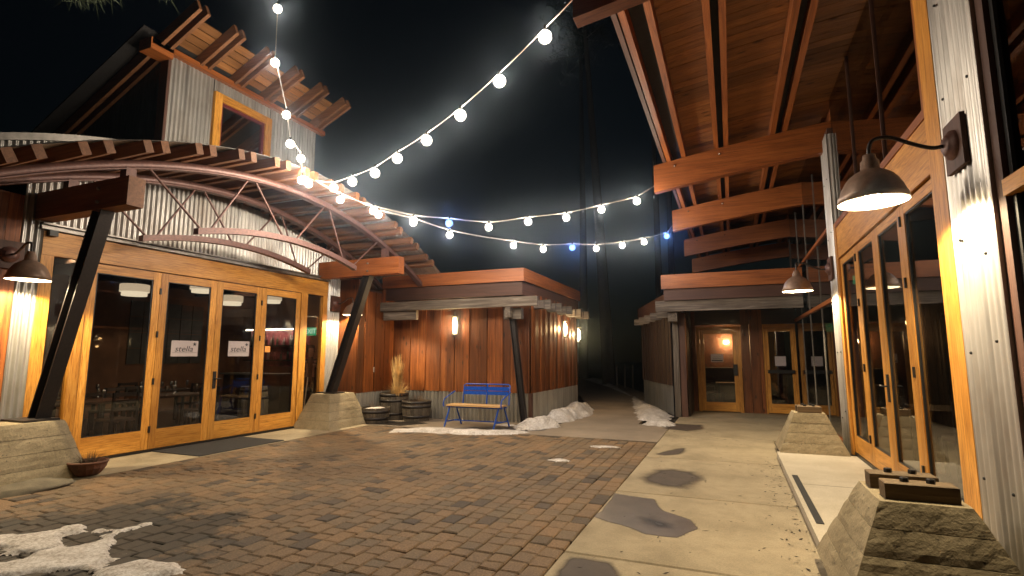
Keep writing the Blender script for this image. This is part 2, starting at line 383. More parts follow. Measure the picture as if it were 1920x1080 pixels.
m = MB(); m.prism([(-8.62, -1), (-7.8, -1), (-7.72, 3.6), (-7.43, 4.6), (-7.43, 9.83), (-8.02, 9.83), (-8.02, 10.1), (-8.62, 10.1)], -.055, .004)
o = m.build('door_apron', 'slab'); o['kind'] = 'structure'
st = MB(); st.prism([(.555, 4.55), (.56, 9.05), (1.62, 9.05), (1.62, 4.55)], -.05, .085)
stp = st.build('platform_step', 'step'); stp['kind'] = 'structure'; ORG[stp.name] = Vector()
Bx(.60, .66, 5.35, 7.35, .0855, .091).build('anti_slip_strip', 'rubber_mat', stp)
Bx(.64, 1.6, 6.905, 6.912, .0853, .0858).build('control_joint', 'soil', stp)

# ---- wet stains and snow
def smooth(t): t = max(0, min(1, t)); return t * t * (3 - 2 * t)
def sd_poly(px, py, poly):
    ins = False; dm = 1e9; n = len(poly)
    for i in range(n):
        x0, y0 = poly[i]; x1, y1 = poly[(i + 1) % n]
        if (y0 > py) != (y1 > py) and px < (x1 - x0) * (py - y0) / (y1 - y0) + x0: ins = not ins
        dx, dy = x1 - x0, y1 - y0; t = max(0, min(1, ((px - x0) * dx + (py - y0) * dy) / (dx * dx + dy * dy + 1e-9)))
        dm = min(dm, math.hypot(px - x0 - t * dx, py - y0 - t * dy))
    return dm if ins else -dm
def patch(poly, hgt, step, edge, rough=.5, z0=.0, wob=.08, nf=3.0):
    xs = [p[0] for p in poly]; ys_ = [p[1] for p in poly]; pad = .15
    x0, x1, y0, y1 = min(xs) - pad, max(xs) + pad, min(ys_) - pad, max(ys_) + pad
    nx = max(3, int((x1 - x0) / step)); ny = max(3, int((y1 - y0) / step)); idx = {}; m = MB(); vs = []; ev = []
    for j in range(ny + 1):
        for i in range(nx + 1):
            x = x0 + (x1 - x0) * i / nx; y = y0 + (y1 - y0) * j / ny
            d = sd_poly(x, y, poly) + wob * noise.fractal((x * nf, y * nf, 3.1), 1, 2, 4)
            if d > -step:
                q = smooth(d / edge); q = math.sin(math.pi / 2 * min(1, max(0, d / edge))) if hgt > .1 else q; h = hgt * q * (1 + rough * noise.noise((x * 1.7, y * 1.7, 9.7)) + .35 * rough * noise.noise((x * 4.6, y * 4.6, 2.2)) + .10 * rough * noise.noise((x * 12, y * 12, 7)))
                idx[(i, j)] = len(vs); vs.append((x, y, z0 + max(h, 0) - (.012 if d < 0 else 0) * (hgt > 0))); ev.append(q)
    fs = [(idx[(i, j)], idx[(i + 1, j)], idx[(i + 1, j + 1)], idx[(i, j + 1)]) for j in range(ny) for i in range(nx) if all(k in idx for k in ((i, j), (i + 1, j), (i + 1, j + 1), (i, j + 1)))]
    m.add(vs, fs, True); return m, ev
def snow(poly, hgt, label, step=.05, edge=.12, rough=.5, z0=0, wob=.08, nf=3.0):
    m, _ = patch(poly, hgt, step, edge, rough, z0, wob, nf); return single(m, 'snow_patch', 'snow', label, 'snow', 'leftover snow on the ground')
def wet(poly, label, mat, edge=.25, z=.0025, wob=.05):
    m, ev = patch(poly, 0, .022, edge, 0, z, wob); o = single(m, 'puddle', mat, label, 'puddle', 'wet spots on the concrete')
    a = o.data.attributes.new('edge', 'FLOAT', 'POINT'); a.data.foreach_set('value', ev); return o
wet([(-1.26, 5.1), (-1.26, 6.02), (-.84, 5.95), (-.68, 5.55), (-.42, 5.35), (-.34, 5.1), (-.5, 4.8), (-.75, 4.78), (-.95, 4.92)], 'largest sharp edged puddle with a dark centre on the concrete walkway', 'wet_sharp', .06, wob=.02)
wet([(-.95, 5.28), (-.75, 5.4), (-.5, 5.2), (-.5, 4.98), (-.68, 4.93), (-.9, 5.05)], 'dark gritty core inside the largest puddle', 'wet_dark', .3, .0045)
wet([(-1.24, 6.9), (-1.1, 7.5), (-.85, 7.75), (-.42, 7.6), (-.28, 7.2), (-.45, 6.5), (-.9, 6.4), (-1.1, 6.6)], 'soft edged dark damp oval, second from the camera on the walkway', 'wet_soft', .36)
wet([(-1.24, 8.55), (-1.0, 9.2), (-.75, 9.5), (-.68, 9.1), (-.8, 8.7), (-1.0, 8.5)], 'small damp oval beside the far end of the pavers', 'wet_soft', .16)
wet([(-1.5, 11.6), (-1.3, 12.7), (-.6, 12.7), (-.5, 11.9), (-.85, 11.3)], 'brown damp spot on the walkway near the timber post', 'wet_soft', .3)
wet([(-1.24, 3.3), (-1.24, 4.1), (-.86, 4.1), (-.7, 3.8), (-.85, 3.4)], 'grainy damp patch at the near end of the walkway slabs', 'wet_soft', .12)
wet([(-7.9, 9.88), (-6.7, 9.9), (-6.3, 10.55), (-6.8, 10.75), (-7.8, 10.4)], 'dark wet concrete in front of the half barrels', 'wet_dark', .15, .004)
wet([(-5.9, 9.4), (-4.2, 9.86), (-3.6, 10.3), (-3.35, 11.4), (-3.9, 11.2), (-4.2, 10.95), (-5.2, 10.5)], 'dark meltwater on the concrete under the blue bench', 'wet_dark', .25, .004, .1)
snow([(-6.35, 9.02), (-5.6, 9.3), (-4.7, 9.32), (-4.1, 9.58), (-3.75, 10.15), (-4.3, 10.05), (-4.6, 9.9), (-5.3, 9.86), (-6.0, 9.72), (-6.5, 9.4)], .05, 'thin long strip of snow in front of the blue bench', .045, .12)
snow([(-4.35, 10.75), (-4.1, 11.3), (-3.75, 11.35), (-3.45, 11.05), (-3.6, 10.7), (-3.85, 10.25), (-4.15, 10.3)], .22, 'small pointed snow heap at the foot of the leaning steel post', .03, .36, .7)
snow([(-4.15, 11.6), (-4.2, 14.2), (-4.1, 15.2), (-3.75, 15.2), (-3.4, 13.6), (-3.5, 12.0)], .27, 'long snow bank heaped along the shed side wall', .04, .4, .6)
snow([(-4.55, 10.72), (-4.35, 11.0), (-4.7, 11.05), (-5.0, 10.95)], .03, 'tiny snow scrap under the right end of the bench', .04, .08)
snow([(-1.95, 12.2), (-1.5, 12.7), (-1.25, 12.6), (-1.2, 12.15), (-1.5, 11.95)], .09, 'small white snow clump on the dark soil corner by the timber post', .04, .18)
snow([(-2.1, 13.0), (-1.5, 12.95), (-1.48, 14.3), (-2.6, 17.7), (-4.0, 22), (-6.8, 31), (-8.0, 34), (-8.9, 34), (-5.6, 26), (-3.5, 20.3), (-2.75, 16.2), (-2.35, 14.2)], .12, 'dirty snow bank along the path below the right hand shed', .08, .4, .7)
snow([(-6.9, 2.2), (-5.62, 2.75), (-5.45, 3.1), (-5.05, 3.12), (-5.25, 2.85), (-5.0, 2.75), (-5.05, 2.58), (-5.45, 2.45), (-6.5, 1.9)], .022, 'larger left patch of icy snow on the pavers', .02, .07, .4, .002, .14, 4)
snow([(-4.95, 3.42), (-4.85, 3.1), (-4.62, 2.85), (-4.3, 2.72), (-4.2, 2.5), (-4.45, 2.4), (-4.6, 2.2), (-5.4, 1.7), (-5.0, 2.35), (-4.95, 2.62), (-4.85, 2.85), (-5.0, 3.12)], .022, 'forked patch of icy snow on the pavers, middle of the three', .02, .07, .4, .002, .12, 4)
snow([(-4.12, 2.78), (-3.8, 2.84), (-3.62, 2.72), (-3.75, 2.5), (-4.1, 2.4), (-4.2, 2.55)], .02, 'rightmost small patch of icy snow on the near pavers', .03, .06, .4, .002, .08, 4)
snow([(-2.62, 7.55), (-2.4, 7.7), (-2.2, 7.6), (-2.42, 7.48)], .012, 'tiny icy snow scrap in the middle of the pavers', .03, .04, .4, .002, .05, 5)
snow([(-2.3, 8.95), (-1.95, 9.1), (-1.75, 9.0), (-2.05, 8.9)], .012, 'thin sliver of snow near the far right paver corner', .03, .04, .4, .002, .05, 5)

# ================================================================== shared builders
def board_wall(parent, p0, p1, z0, z1, mat, n_out, name='siding_board', w=.2, t=.022, lap=True, ztop=None):
    p0 = Vector((*p0, 0)); p1 = Vector((*p1, 0)); d = (p1 - p0); W = d.length; d.normalize(); n_out = Vector((*n_out, 0)); s = 0; k = 0
    while s < W - .01:
        ww = min(w * random.uniform(.7, 1.25), W - s)
        if W - s - ww < .05: ww = W - s
        m = MB(); off = .016 if k % 2 else 0
        a = p0 + d * (s + .005) + n_out * off; b = p0 + d * (s + ww - .005) + n_out * off
        q = [a, b, b + n_out * t, a + n_out * t]
        m.prism([(v.x, v.y) for v in q], z0, z1)
        if n_out.cross(d).z < 0: m.f = [f[::-1] for f in m.f]
        m.build(name, mat, parent); s += ww; k += 1
def plinth(cx, cy, tw, tl, bw, bl, h, z0, label, mat='boardform', courses=4):
    t = thing('concrete_plinth', (cx, cy, z0), label, 'plinth', 'board formed plinths')
    m = MB(); lv = []
    for i in range(courses):
        for e in (0, 1):
            f = 0
            lv.append((f, random.uniform(-.007, .007)))
    def ring(f, j): w = bw + (tw - bw) * f + j; l = bl + (tl - bl) * f + j; z = z0 + h * f; return [(cx - w / 2, cy - l / 2, z), (cx + w / 2, cy - l / 2, z), (cx + w / 2, cy + l / 2, z), (cx - w / 2, cy + l / 2, z)]
    def rough(p, k=1.0):                             # cast surface: uneven, edges worn
        n1 = noise.noise((p[0] * 9, p[1] * 9, p[2] * 14)); n2 = noise.noise((p[0] * 31, p[1] * 31, p[2] * 31))
        f = 1 + k * (.010 * n1 + .007 * n2); return (cx + (p[0] - cx) * f, cy + (p[1] - cy) * f, p[2] + .004 * n2 * k)
    for i in range(courses):                         # each lift of formwork is its own course, a little proud or shy
        mm = MB(); f0 = (i + .012) / courses if i else 0; f1 = (i + .985) / courses if i < courses - 1 else 1; jt = lv[2 * i][1]; rings = []; U = 12; V = 4
        for v in range(V + 1):
            c4 = ring(f0 + (f1 - f0) * v / V, jt - (.005 if v in (0, V) else 0)); rg = []
            for e in range(4):
                a, b = Vector(c4[e]), Vector(c4[(e + 1) % 4])
                for u in range(U):
                    q = a.lerp(b, u / U)
                    if u == 0: q = Vector((cx, cy, q.z)).lerp(q, .988)
                    rg.append(rough(q))
            rings.append(rg)
        n4 = 4 * U; mm.add([q for r_ in rings for q in r_], [(v * n4 + k, v * n4 + (k + 1) % n4, (v + 1) * n4 + (k + 1) % n4, (v + 1) * n4 + k) for v in range(V) for k in range(n4)])
        mm.add(rings[-1], [tuple(range(n4))]); mm.add(rings[0], [tuple(range(n4))[::-1]]); mm.build('concrete_course', mat, t)
    core = MB(); r0 = ring(.01, -.02); r1 = ring(.99, -.02); core.add(r0 + r1, [(0, 1, 2, 3)[::-1], (4, 5, 6, 7)] + [(k, (k + 1) % 4, 4 + (k + 1) % 4, 4 + k) for k in range(4)]); core.build('core', 'boardform_dark', t)
    return t
def barn_lamp(px, py, z, d, label, reach=.54, drop=.36, board=True, bz=0):
    # wall point (px,py,z), d = unit vector out of the wall
    d = Vector((*d, 0)); w = Vector((px, py, z)); t = thing('barn_lamp', (px, py, z), label, 'wall lamp', 'gooseneck barn lamps'); s = d.cross(Vector((0, 0, 1)))
    if board:
        m = MB(); a = w + d * .002; m.bar(a, w + d * .032, .31, .36); m.build('backing_board', 'browntrim_z', t)
        w = w + d * .032
    MB().lathe([(.001, .06), (.045, .06), (.06, .05), (.072, .045), (.075, .03), (.10, .025), (.105, .001)], w, 20, d).build('mount_disc', 'steel_rust', t)
    c = w + d * (reach - .03)
    pts = []
    P = [w + d * .05, w + d * .13 + Vector((0, 0, -.0)), w + d * .25 + Vector((0, 0, .055)), w + d * .36 + Vector((0, 0, .115)), w + d * .46 + Vector((0, 0, .115)), w + d * (reach - .035) + Vector((0, 0, .06)), c + Vector((0, 0, -.01))]
    for i in range(len(P) - 1):
        p0 = P[max(i - 1, 0)]; p1 = P[i]; p2 = P[i + 1]; p3 = P[min(i + 2, len(P) - 1)]
        for k in range(5):
            u = k / 5; pts.append(.5 * ((2 * p1) + (p2 - p0) * u + (2 * p0 - 5 * p1 + 4 * p2 - p3) * u * u + (3 * p1 - p0 - 3 * p2 + p3) * u ** 3))
    pts.append(P[-1]); MB().tube(pts, .014, 10).build('arm', 'steel_black', t)
    rim = c.z - drop; H = drop
    MB().lathe([(.001, H), (.04, H), (.044, H - .03), (.058, H - .05), (.062, .25), (.078, .236), (.108, .22), (.142, .193), (.168, .158), (.194, .108), (.213, .05), (.224, .0), (.229, .001), (.218, .05)], (c.x, c.y, rim), 32).build('shade', 'shade_out', t)
    MB().lathe([(.222, .002), (.209, .05), (.19, .106), (.164, .154), (.138, .188), (.105, .214), (.001, .226)], (c.x, c.y, rim), 32).build('shade_lining', 'white_enamel', t)
    MB().sphere((c.x, c.y, rim + .075), .05, 12, 8).build('bulb', 'bulb_barn', t)
    lamp(t, (c.x, c.y, rim + .075), 190, (1, .80, .50), .045, 152)
    return t
def leaf(parent, X, s, y0, y1, z0, z1, st, rl_t, rl_b, hinges=(), handle=None, name='door', glass='glass'):
    # glazed timber leaf in a plane x = X, s = +1/-1 the outward side
    xa, xb = sorted((X, X - s * .05)); d = sub(name, parent)
    Bx(xa, xb, y0, y0 + st, z0, z1).build('stile', 'fir_z', d); Bx(xa, xb, y1 - st, y1, z0, z1).build('stile', 'fir_z', d)
    e = .0015
    Bx(xa + e, xb - e, y0 + st, y1 - st, z1 - rl_t, z1 - .001).build('rail', 'fir_y', d)
    Bx(xa + e, xb - e, y0 + st, y1 - st, z0 + .001, z0 + rl_b).build('rail', 'fir_y', d)
    gx = X - s * .03; b = MB()
    for (a0, a1, c0, c1) in ((y0 + st, y0 + st + .02, z0 + rl_b, z1 - rl_t), (y1 - st - .02, y1 - st, z0 + rl_b, z1 - rl_t), (y0 + st + .02, y1 - st - .02, z0 + rl_b, z0 + rl_b + .012), (y0 + st + .02, y1 - st - .02, z1 - rl_t - .012, z1 - rl_t)):
        b.box(min(gx, gx + s * .02), max(gx, gx + s * .02), a0, a1, c0, c1)
    b.build('glazing_bead', 'black_metal', d)
    Bx(gx - .003, gx + .003, y0 + st, y1 - st, z0 + rl_b, z1 - rl_t).build('pane', glass, d)
    for hy, hz in hinges: Bx(*sorted((X, X + s * .018)), hy - .014, hy + .014, hz - .05, hz + .05).build('hinge', 'black_metal', d)
    if handle:
        hy, hz = handle; h = MB(); h.box(*sorted((X, X + s * .014)), hy - .03, hy + .03, hz - .15, hz + .15); h.tube([(X + s * .014, hy, hz + .02), (X + s * .06, hy, hz + .02), (X + s * .06, hy + .1, hz + .02)], .01, 6); h.build('handle', 'black_metal', d)
    return d
def exit_sign(x, y, z, axis, label):
    t = thing('exit_sign', (x, y, z - .1), label, 'exit sign', 'green exit signs')
    if axis == 'x': Bx(x - .02, x + .02, y - .15, y + .15, z - .1, z + .1).build('box', 'exit_green', t)
    else: Bx(x - .15, x + .15, y - .02, y + .02, z - .1, z + .1).build('box', 'exit_green', t)
    return t
def text(parent, s, loc, rot, size, mat, name='lettering', shear=0, scale=(1, 1, 1)):
    cu = bpy.data.curves.new(name, 'FONT'); cu.body = s; cu.size = size; cu.align_x = 'CENTER'; cu.align_y = 'CENTER'; cu.shear = shear; cu.extrude = .0008; cu.materials.append(MATS[mat])
    tmp = bpy.data.objects.new(name, cu); COL.objects.link(tmp); dg = bpy.context.evaluated_depsgraph_get(); me = bpy.data.meshes.new_from_object(tmp.evaluated_get(dg)); bpy.data.objects.remove(tmp)
    o = bpy.data.objects.new(name, me); COL.objects.link(o); o.parent = parent; o.location = Vector(loc) - ORG[parent.name]; o.rotation_euler = rot; o.scale = scale; return o

# ================================================================== LEFT BUILDING (restaurant)
XL = -8.6
def za(y): return 4.33 - .0646 * (y - 6.7) ** 2
B1 = thing('restaurant_building', (XL - 2.5, 6.7, 0), 'timber and corrugated metal restaurant with folding glass doors and a clerestory', 'building')
board_wall(B1, (XL, -1.5), (XL, 3.83), 0, 3.62, 'cedar_z', (1, 0), w=.24)
MB().corr((XL + .02, 3.83, 0), (0, 1, 0), .24, .0, lambda t: za(3.83 + t) + .1, (1, 0, 0), .078).build('corrugated_pier', 'galv', B1)
MB().corr((XL + .02, 9.6, 0), (0, 1, 0), .42, .0, lambda t: 3.3, (1, 0, 0), .078).build('corrugated_pier', 'galv', B1)
MB().corr((XL + .01, 4.07, 0), (0, 1, 0), 5.95, 3.31, lambda t: za(4.07 + t) + .1, (1, 0, 0), .082).build('corrugated_wall', 'galv', B1)
# frame of the glazed front
for y0, y1 in ((4.07, 4.22), (4.53, 4.655), (8.80, 8.985), (9.46, 9.6)):
    Bx(XL - .06, XL + .035, y0, y1, 0.005, 2.868).build('jamb', 'fir_z', B1)
Bx(XL - .06, XL + .04, 4.07, 9.6, 2.87, 3.2).build('header_beam', 'fir_y', B1)
m = Bx(XL - .02, XL + .09, 4.02, 9.62, 3.215, 3.245); m.box(XL - .02, XL + .055, 4.03, 9.62, 3.245, 3.275); m.box(XL - .02, XL + .11, 4.02, 9.62, 3.278, 3.30); m.build('door_track', 'flashing', B1)
Bx(XL - .1, XL + .06, 4.05, 9.6, .004, .035).build('sill', 'black_metal', B1)
for y0, y1 in ((4.22, 4.53), (8.985, 9.46)):
    Bx(XL - .03, XL - .024, y0, y1, .16, 2.87).build('pane', 'glass', B1)
    Bx(XL - .05, XL + .0, y0, y1, .035, .16).build('bottom_rail', 'fir_y', B1)
ly = [4.66, 5.735, 6.765, 7.765, 8.795]
for i in range(4):
    y0, y1 = ly[i] + .003, ly[i + 1] - .003; stl = .15 if i in (0, 3) else .118
    hs = [(y1 - .0 if i in (0, 2) else y0, z) for z in (.35, 1.1, 1.85, 2.55)] if i in (0, 2) else []
    leaf(B1, XL + .02, 1, y0, y1, .045, 2.855, .118, .13, .30, hs, (y0 + .055, 1.08) if i == 2 else None)
# small ledge box on the header
Bx(XL + .04, XL + .12, 4.1, 4.2, 3.13, 3.21).build('track_motor', 'black_metal', B1)
# side wall towards the shed
board_wall(B1, (-8.02, 10.02), (-8.02, 11.44), .66, 3.05, 'cedar_z', (1, 0), w=.2)
MB().corr((-8.0, 10.02, 0), (0, 1, 0), 1.43, 0.0, .66, (1, 0, 0), .105, .03).build('corrugated_base', 'galv_base', B1)
Bx(XL, -8.03, 10.02, 10.06, 0, 3.3).build('return_wall', 'cedar_z', B1)
Bx(XL - .02, -8.03, 10.06, 11.5, 2.9, 3.1).build('side_roof', 'browntrim_y', B1)
# arched parapet and roof behind the canopy
m = MB(); m.corr((XL - .06, 1.2, 0), (0, 1, 0), 4.34, lambda t: za(1.2 + t) + .12, lambda t: za(1.2 + t) + .60, (1, 0, 0), .075); m.build('corrugated_parapet', 'galv', B1)
m = MB(); pr = None
n = 24; vs = []; 
for i in range(n + 1):
    y = 1.2 + 4.34 * i / n; z = za(y) + .6
    vs += [(XL - .2, y, z), (XL + .02, y, z), (XL + .02, y, z + .1), (XL - .2, y, z + .1)]
m.add(vs, [(4 * i + a, 4 * i + b, 4 * i + 4 + b, 4 * i + 4 + a) for i in range(n) for a, b in ((0, 1), (1, 2), (2, 3), (3, 0))]); m.build('parapet_cap', 'flashing', B1)
m = MB(); n = 30; vs = []
for i in range(n + 1):
    y = 1.2 + 10.4 * i / n; vs += [(XL - .2, y, za(y) + .5), (-15, y, za(y) + .5)]
m.add(vs, [(2 * i, 2 * i + 1, 2 * i + 3, 2 * i + 2) for i in range(n)], True); m.build('vault_roof', 'roof_dark', B1)
# clerestory tower
TY0, TY1, TZ = 5.58, 9.0, 6.62
wy0, wy1, wz1 = 6.42, 7.72, 6.36
def corr_open(): 
    m = MB()
    m.corr((XL + .0, TY0, 0), (0, 1, 0), wy0 - TY0, lambda t: 4.5, TZ, (1, 0, 0), .078)
    m.corr((XL + .0, wy0, 0), (0, 1, 0), wy1 - wy0, lambda t: wz1, TZ, (1, 0, 0), .078)
    m.corr((XL + .0, wy1, 0), (0, 1, 0), TY1 - wy1, lambda t: 4.3, TZ, (1, 0, 0), .078)
    return m
corr_open().build('tower_cladding', 'galv', B1)
slope = math.tan(R(25))
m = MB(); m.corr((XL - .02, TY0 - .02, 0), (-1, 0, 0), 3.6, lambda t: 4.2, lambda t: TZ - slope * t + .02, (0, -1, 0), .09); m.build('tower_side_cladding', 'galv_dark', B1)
Bx(XL - .17, XL + .03, TY0 - .05, TY0 + .0, 4.6, TZ - .02).build('corner_trim', 'browntrim_z', B1)
win = sub('window', B1)
for a in (wy0, wy1 - .15): Bx(XL - .04, XL + .05, a, a + .15, 4.5, wz1).build('window_jamb', 'fir_z', win)
Bx(XL - .04, XL + .052, wy0 + .15, wy1 - .15, wz1 - .15, wz1 - .002).build('window_head', 'fir_y', win)
w = Bx(XL - .05, XL + .01, wy0 + .15, wy0 + .2, 4.5, wz1 - .15).box(XL - .05, XL + .01, wy1 - .2, wy1 - .15, 4.5, wz1 - .15).box(XL - .05, XL + .01, wy0 + .2, wy1 - .2, wz1 - .2, wz1 - .15); w.build('sash', 'redtrim_z', win)
Bx(XL - .03, XL - .024, wy0 + .2, wy1 - .2, 4.5, wz1 - .2).build('pane', 'glass', win)
for i in range(6):
    y = 5.44 + i * .7
    for dy in (-.075, .075):
        a = (XL - 3.4, y + dy, TZ + .09 - 3.4 * slope); b = (XL + .92, y + dy, TZ + .09 + .92 * slope)
        MB().bar(a, b, .055, .2).build('rafter', 'purlin_x', B1)
    if i < 5:
        for k in range(4):
            x0 = XL + .02 + k * .15
            MB().bar((x0 + .075, y + .11, TZ + .21 + (x0 + .075 - XL) * slope), (x0 + .075, y + .59, TZ + .21 + (x0 + .075 - XL) * slope), .146, .025, (-slope, 0, 1)).build('roof_plank', 'soffit_y', B1)
MB().bar((XL + .05, 5.2, TZ + .02), (XL + .05, 9.2, TZ + .02), .1, .1).build('wall_plate', 'glulam_y', B1)
MB().bar((XL - .05, 5.18, TZ - .03), (XL - .05, 5.56, TZ - .03), .3, .2).build('beam_end', 'glulam_y', B1)
MB().bar((XL - 3.5, 7.2, TZ + .24 - 3.5 * slope), (XL + .0, 7.2, TZ + .24), 4.2, .03).build('tower_roof', 'roof_dark', B1)
# sloping lit soffit board beside the tower (behind the parapet)
# interior shell
rm = MB(); 
Bx(-14.6, XL - .12, 2.5, 13.2, -.05, .0).build('interior_floor', 'dark_floor', B1)
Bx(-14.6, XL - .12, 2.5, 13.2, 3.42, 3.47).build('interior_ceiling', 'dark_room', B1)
Bx(-14.65, -14.6, 2.5, 13.2, 0, 3.42).build('interior_wall', 'tan_room', B1)
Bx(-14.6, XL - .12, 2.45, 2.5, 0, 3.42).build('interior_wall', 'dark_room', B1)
Bx(-14.6, -8.1, 13.2, 13.25, 0, 3.42).build('interior_wall', 'tan_room', B1)
Bx(-8.72, -8.68, 10.08, 13.2, 0, 3.42).build('interior_wall', 'tan_room', B1)
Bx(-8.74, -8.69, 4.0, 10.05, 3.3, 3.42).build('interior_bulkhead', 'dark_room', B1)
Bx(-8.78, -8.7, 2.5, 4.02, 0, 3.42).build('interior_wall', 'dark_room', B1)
for k in range(5): Bx(-14.5, -8.9, 4.3 + k * 1.6, 4.42 + k * 1.6, 3.24, 3.42).build('ceiling_joist', 'darkwood_x', B1)
# tiled back panel seen through the second leaf
for i in range(6):
    for j in range(4): Bx(-14.6, -14.57, 9.0 + i * .35, 9.33 + i * .35, 1.3 + j * .42, 1.7 + j * .42).build('wall_tile', 'tile_grey', B1)

# ---- canopy
CAN = thing('entrance_canopy', (-7.4, 6.7, 0), 'arched steel truss canopy with timber purlins over the left doors', 'canopy')
XF, XB = -6.85, -8.02
for X in (XF, XB):
    pts = [(X, 2.35 + 8.5 * i / 48, za(2.35 + 8.5 * i / 48)) for i in range(49)]
    MB().tube(pts, .062, 10).build('top_chord', 'steel_rust', CAN)
    m = MB(); 
    for i in range(48): m.bar((X, pts[i][1], pts[i][2] - .055), (X, pts[i + 1][1] + .001, pts[i + 1][2] - .055), .13, .014)
    m.build('chord_flange', 'steel_rust', CAN)
    zb = lambda y: 3.46 - .078 * (y - 6.7) ** 2
    m = MB(); n = 28; vs = []
    for i in range(n + 1):
        y = 5.0 + 3.4 * i / n; z = zb(y); vs += [(X - .05, y, z - .045), (X + .05, y, z - .045), (X + .05, y, z + .045), (X - .05, y, z + .045)]
    m.add(vs, [(4 * i + a, 4 * i + b, 4 * i + 4 + b, 4 * i + 4 + a) for i in range(n) for a, b in ((0, 1), (1, 2), (2, 3), (3, 0))]); m.add(vs[:4], [(3, 2, 1, 0)]); m.add(vs[-4:], [(0, 1, 2, 3)])
    m.build('bottom_chord', 'steel_rust', CAN)
    for ty, by in ((4.3, 5.08), (5.79, 5.22), (5.94, 6.55), (7.47, 6.82), (7.61, 8.05), (9.09, 8.33)):
        MB().tube([(X, ty, za(ty) - .05), (X, by, zb(by) + .02)], .016, 8).build('web_rod', 'steel_rust', CAN)
    for by in (4.05, 9.38):
        Bx(X - .06, X + .06, by - .06, by + .06, 3.61 if by > 5 else 3.685, za(by) - .055).build('bearing_block', 'steel_rust', CAN)
for k in range(13):
    for dy in (-.11, .11):
        y = 2.72 + .625 * k + dy
        if y > 10.75: continue
        z = za(y) + .135; tilt = -.1292 * (y - 6.7)
        MB().bar((XL + .06, y, z), (-6.22 + random.uniform(-.03, .03), y, z), .095, .14, (0, -tilt, 1)).build('purlin', 'purlin_x', CAN)
m = MB(); n = 44; vs = []; seg = 150
for i in range(n + 1):
    y = 2.3 + 8.6 * i / n
    for j in range(seg + 1):
        x = XL + .07 + (2.25) * j / seg; vs.append((x, y, za(y) + .225 + .011 * math.sin(2 * math.pi * (x - XL) / .09)))
m.add(vs, [(i * (seg + 1) + j, i * (seg + 1) + j + 1, (i + 1) * (seg + 1) + j + 1, (i + 1) * (seg + 1) + j) for i in range(n) for j in range(seg)], True)
m.build('corrugated_roof', 'galv', CAN)
for by, z0, z1, xe, mt in ((4.05, 3.32, 3.685, -6.66, 'glulam_x'), (9.38, 3.245, 3.61, -6.42, 'glulam_x')):
    bm_ = Bx(XL + .03, xe, by - .1, by + .1, z0, z1).build('bearing_beam', 'purlin_x' if by < 5 else mt, CAN)  # left beam gets a darker wood to stand in for its shade
    for zz in (z0 + .09, z0 + .26):
        MB().lathe([(.001, .03), (.016, .03), (.022, .018), (.022, 0)], (-7.22, by - .1, zz), 8, (0, -1, 0)).build('bolt', 'flashing', bm_)
    a = Vector((-8.16, by, .72)); b = Vector((-7.27, by, z0))
    m = MB(); m.bar(a + Vector((-.085, 0, 0)), b + Vector((-.085, 0, 0)), .16, .016, (1, 0, .3)); m.bar(a + Vector((.085, 0, 0)), b + Vector((.085, 0, 0)), .16, .016, (1, 0, .3)); m.bar(a, b, .016, .17, (1, 0, .3))
    m.build('leaning_post', 'steel_black', CAN)
    Bx(-8.42, -7.92, by - .17 - (.1 if by < 5 else 0), by + .17 - (.06 if by < 5 else 0), .698, .725).build('post_base', 'steel_black', CAN)
plinth(-8.1, 9.38, .5, .78, .98, 1.3, .70, .0, 'board formed concrete plinth between the left doors and the barrels')
plinth(-8.1, 3.83, .5, .70, .98, 1.16, .70, .0, 'board formed concrete plinth at the left picture edge')

barn_lamp(XL + .03, 3.72, 2.80, (1, 0), 'gooseneck barn lamp on the wood wall left of the folding doors', .52, .36)
barn_lamp(XL + .045, 9.84, 2.72, (1, 0), 'gooseneck barn lamp behind the leaning post beside the barrels wall', .52, .28)

# ================================================================== SHED IN THE MIDDLE
S1 = thing('cedar_shed', (-6.2, 13.5, 0), 'reddish cedar clad flat roofed shed behind the blue bench', 'shed')
board_wall(S1, (-8.0, 11.45), (-4.27, 11.45), .66, 2.95, 'cedar_z', (0, -1), w=.21)
MB().corr((-8.0, 11.44, 0), (1, 0, 0), 3.72, 0.0, .66, (0, -1, 0), .105, .03).build('corrugated_base', 'galv_base', S1)
board_wall(S1, (-4.27, 11.5), (-4.27, 15.35), .66, 2.95, 'cedar_z', (1, 0), w=.19)
MB().corr((-4.25, 11.5, 0), (0, 1, 0), 3.85, 0.0, .66, (1, 0, 0), .105, .03).build('corrugated_base', 'galv_base', S1)
Bx(-4.30, -4.225, 11.40, 11.5, 0, .66).build('corner_trim', 'browntrim_z', S1)
Bx(-8.0, -4.28, 15.3, 15.35, 0, 2.9).build('back_wall', 'cedar_z', S1)
Bx(-7.95, -4.18, 10.82, 10.86, 3.165, 3.46).build('fascia', 'glulam_x', S1)
Bx(-4.22, -4.18, 10.862, 15.6, 3.165, 3.46).build('fascia', 'glulam_y', S1)
Bx(-7.95, -4.24, 10.885, 10.93, 2.86, 3.163).build('lower_fascia', 'browntrim_x', S1)
Bx(-4.285, -4.24, 10.932, 15.58, 2.86, 3.163).build('lower_fascia', 'browntrim_y', S1)
Bx(-7.95, -4.29, 10.935, 15.55, 2.9, 3.4).build('roof', 'roof_dark', S1)
for i in range(6):
    y = 10.86 + i * .9
    Bx(-8.0 if i == 0 else -4.5, -3.86 + random.uniform(-.02, .02), y - .05, y + .05, 2.60, 2.815 + .0).build('roof_beam', 'grey_x', S1)
    if i > 0: Bx(-4.4, -4.0, y - .12, y - .055, 2.62, 2.8).build('beam_spacer', 'grey_x', S1)
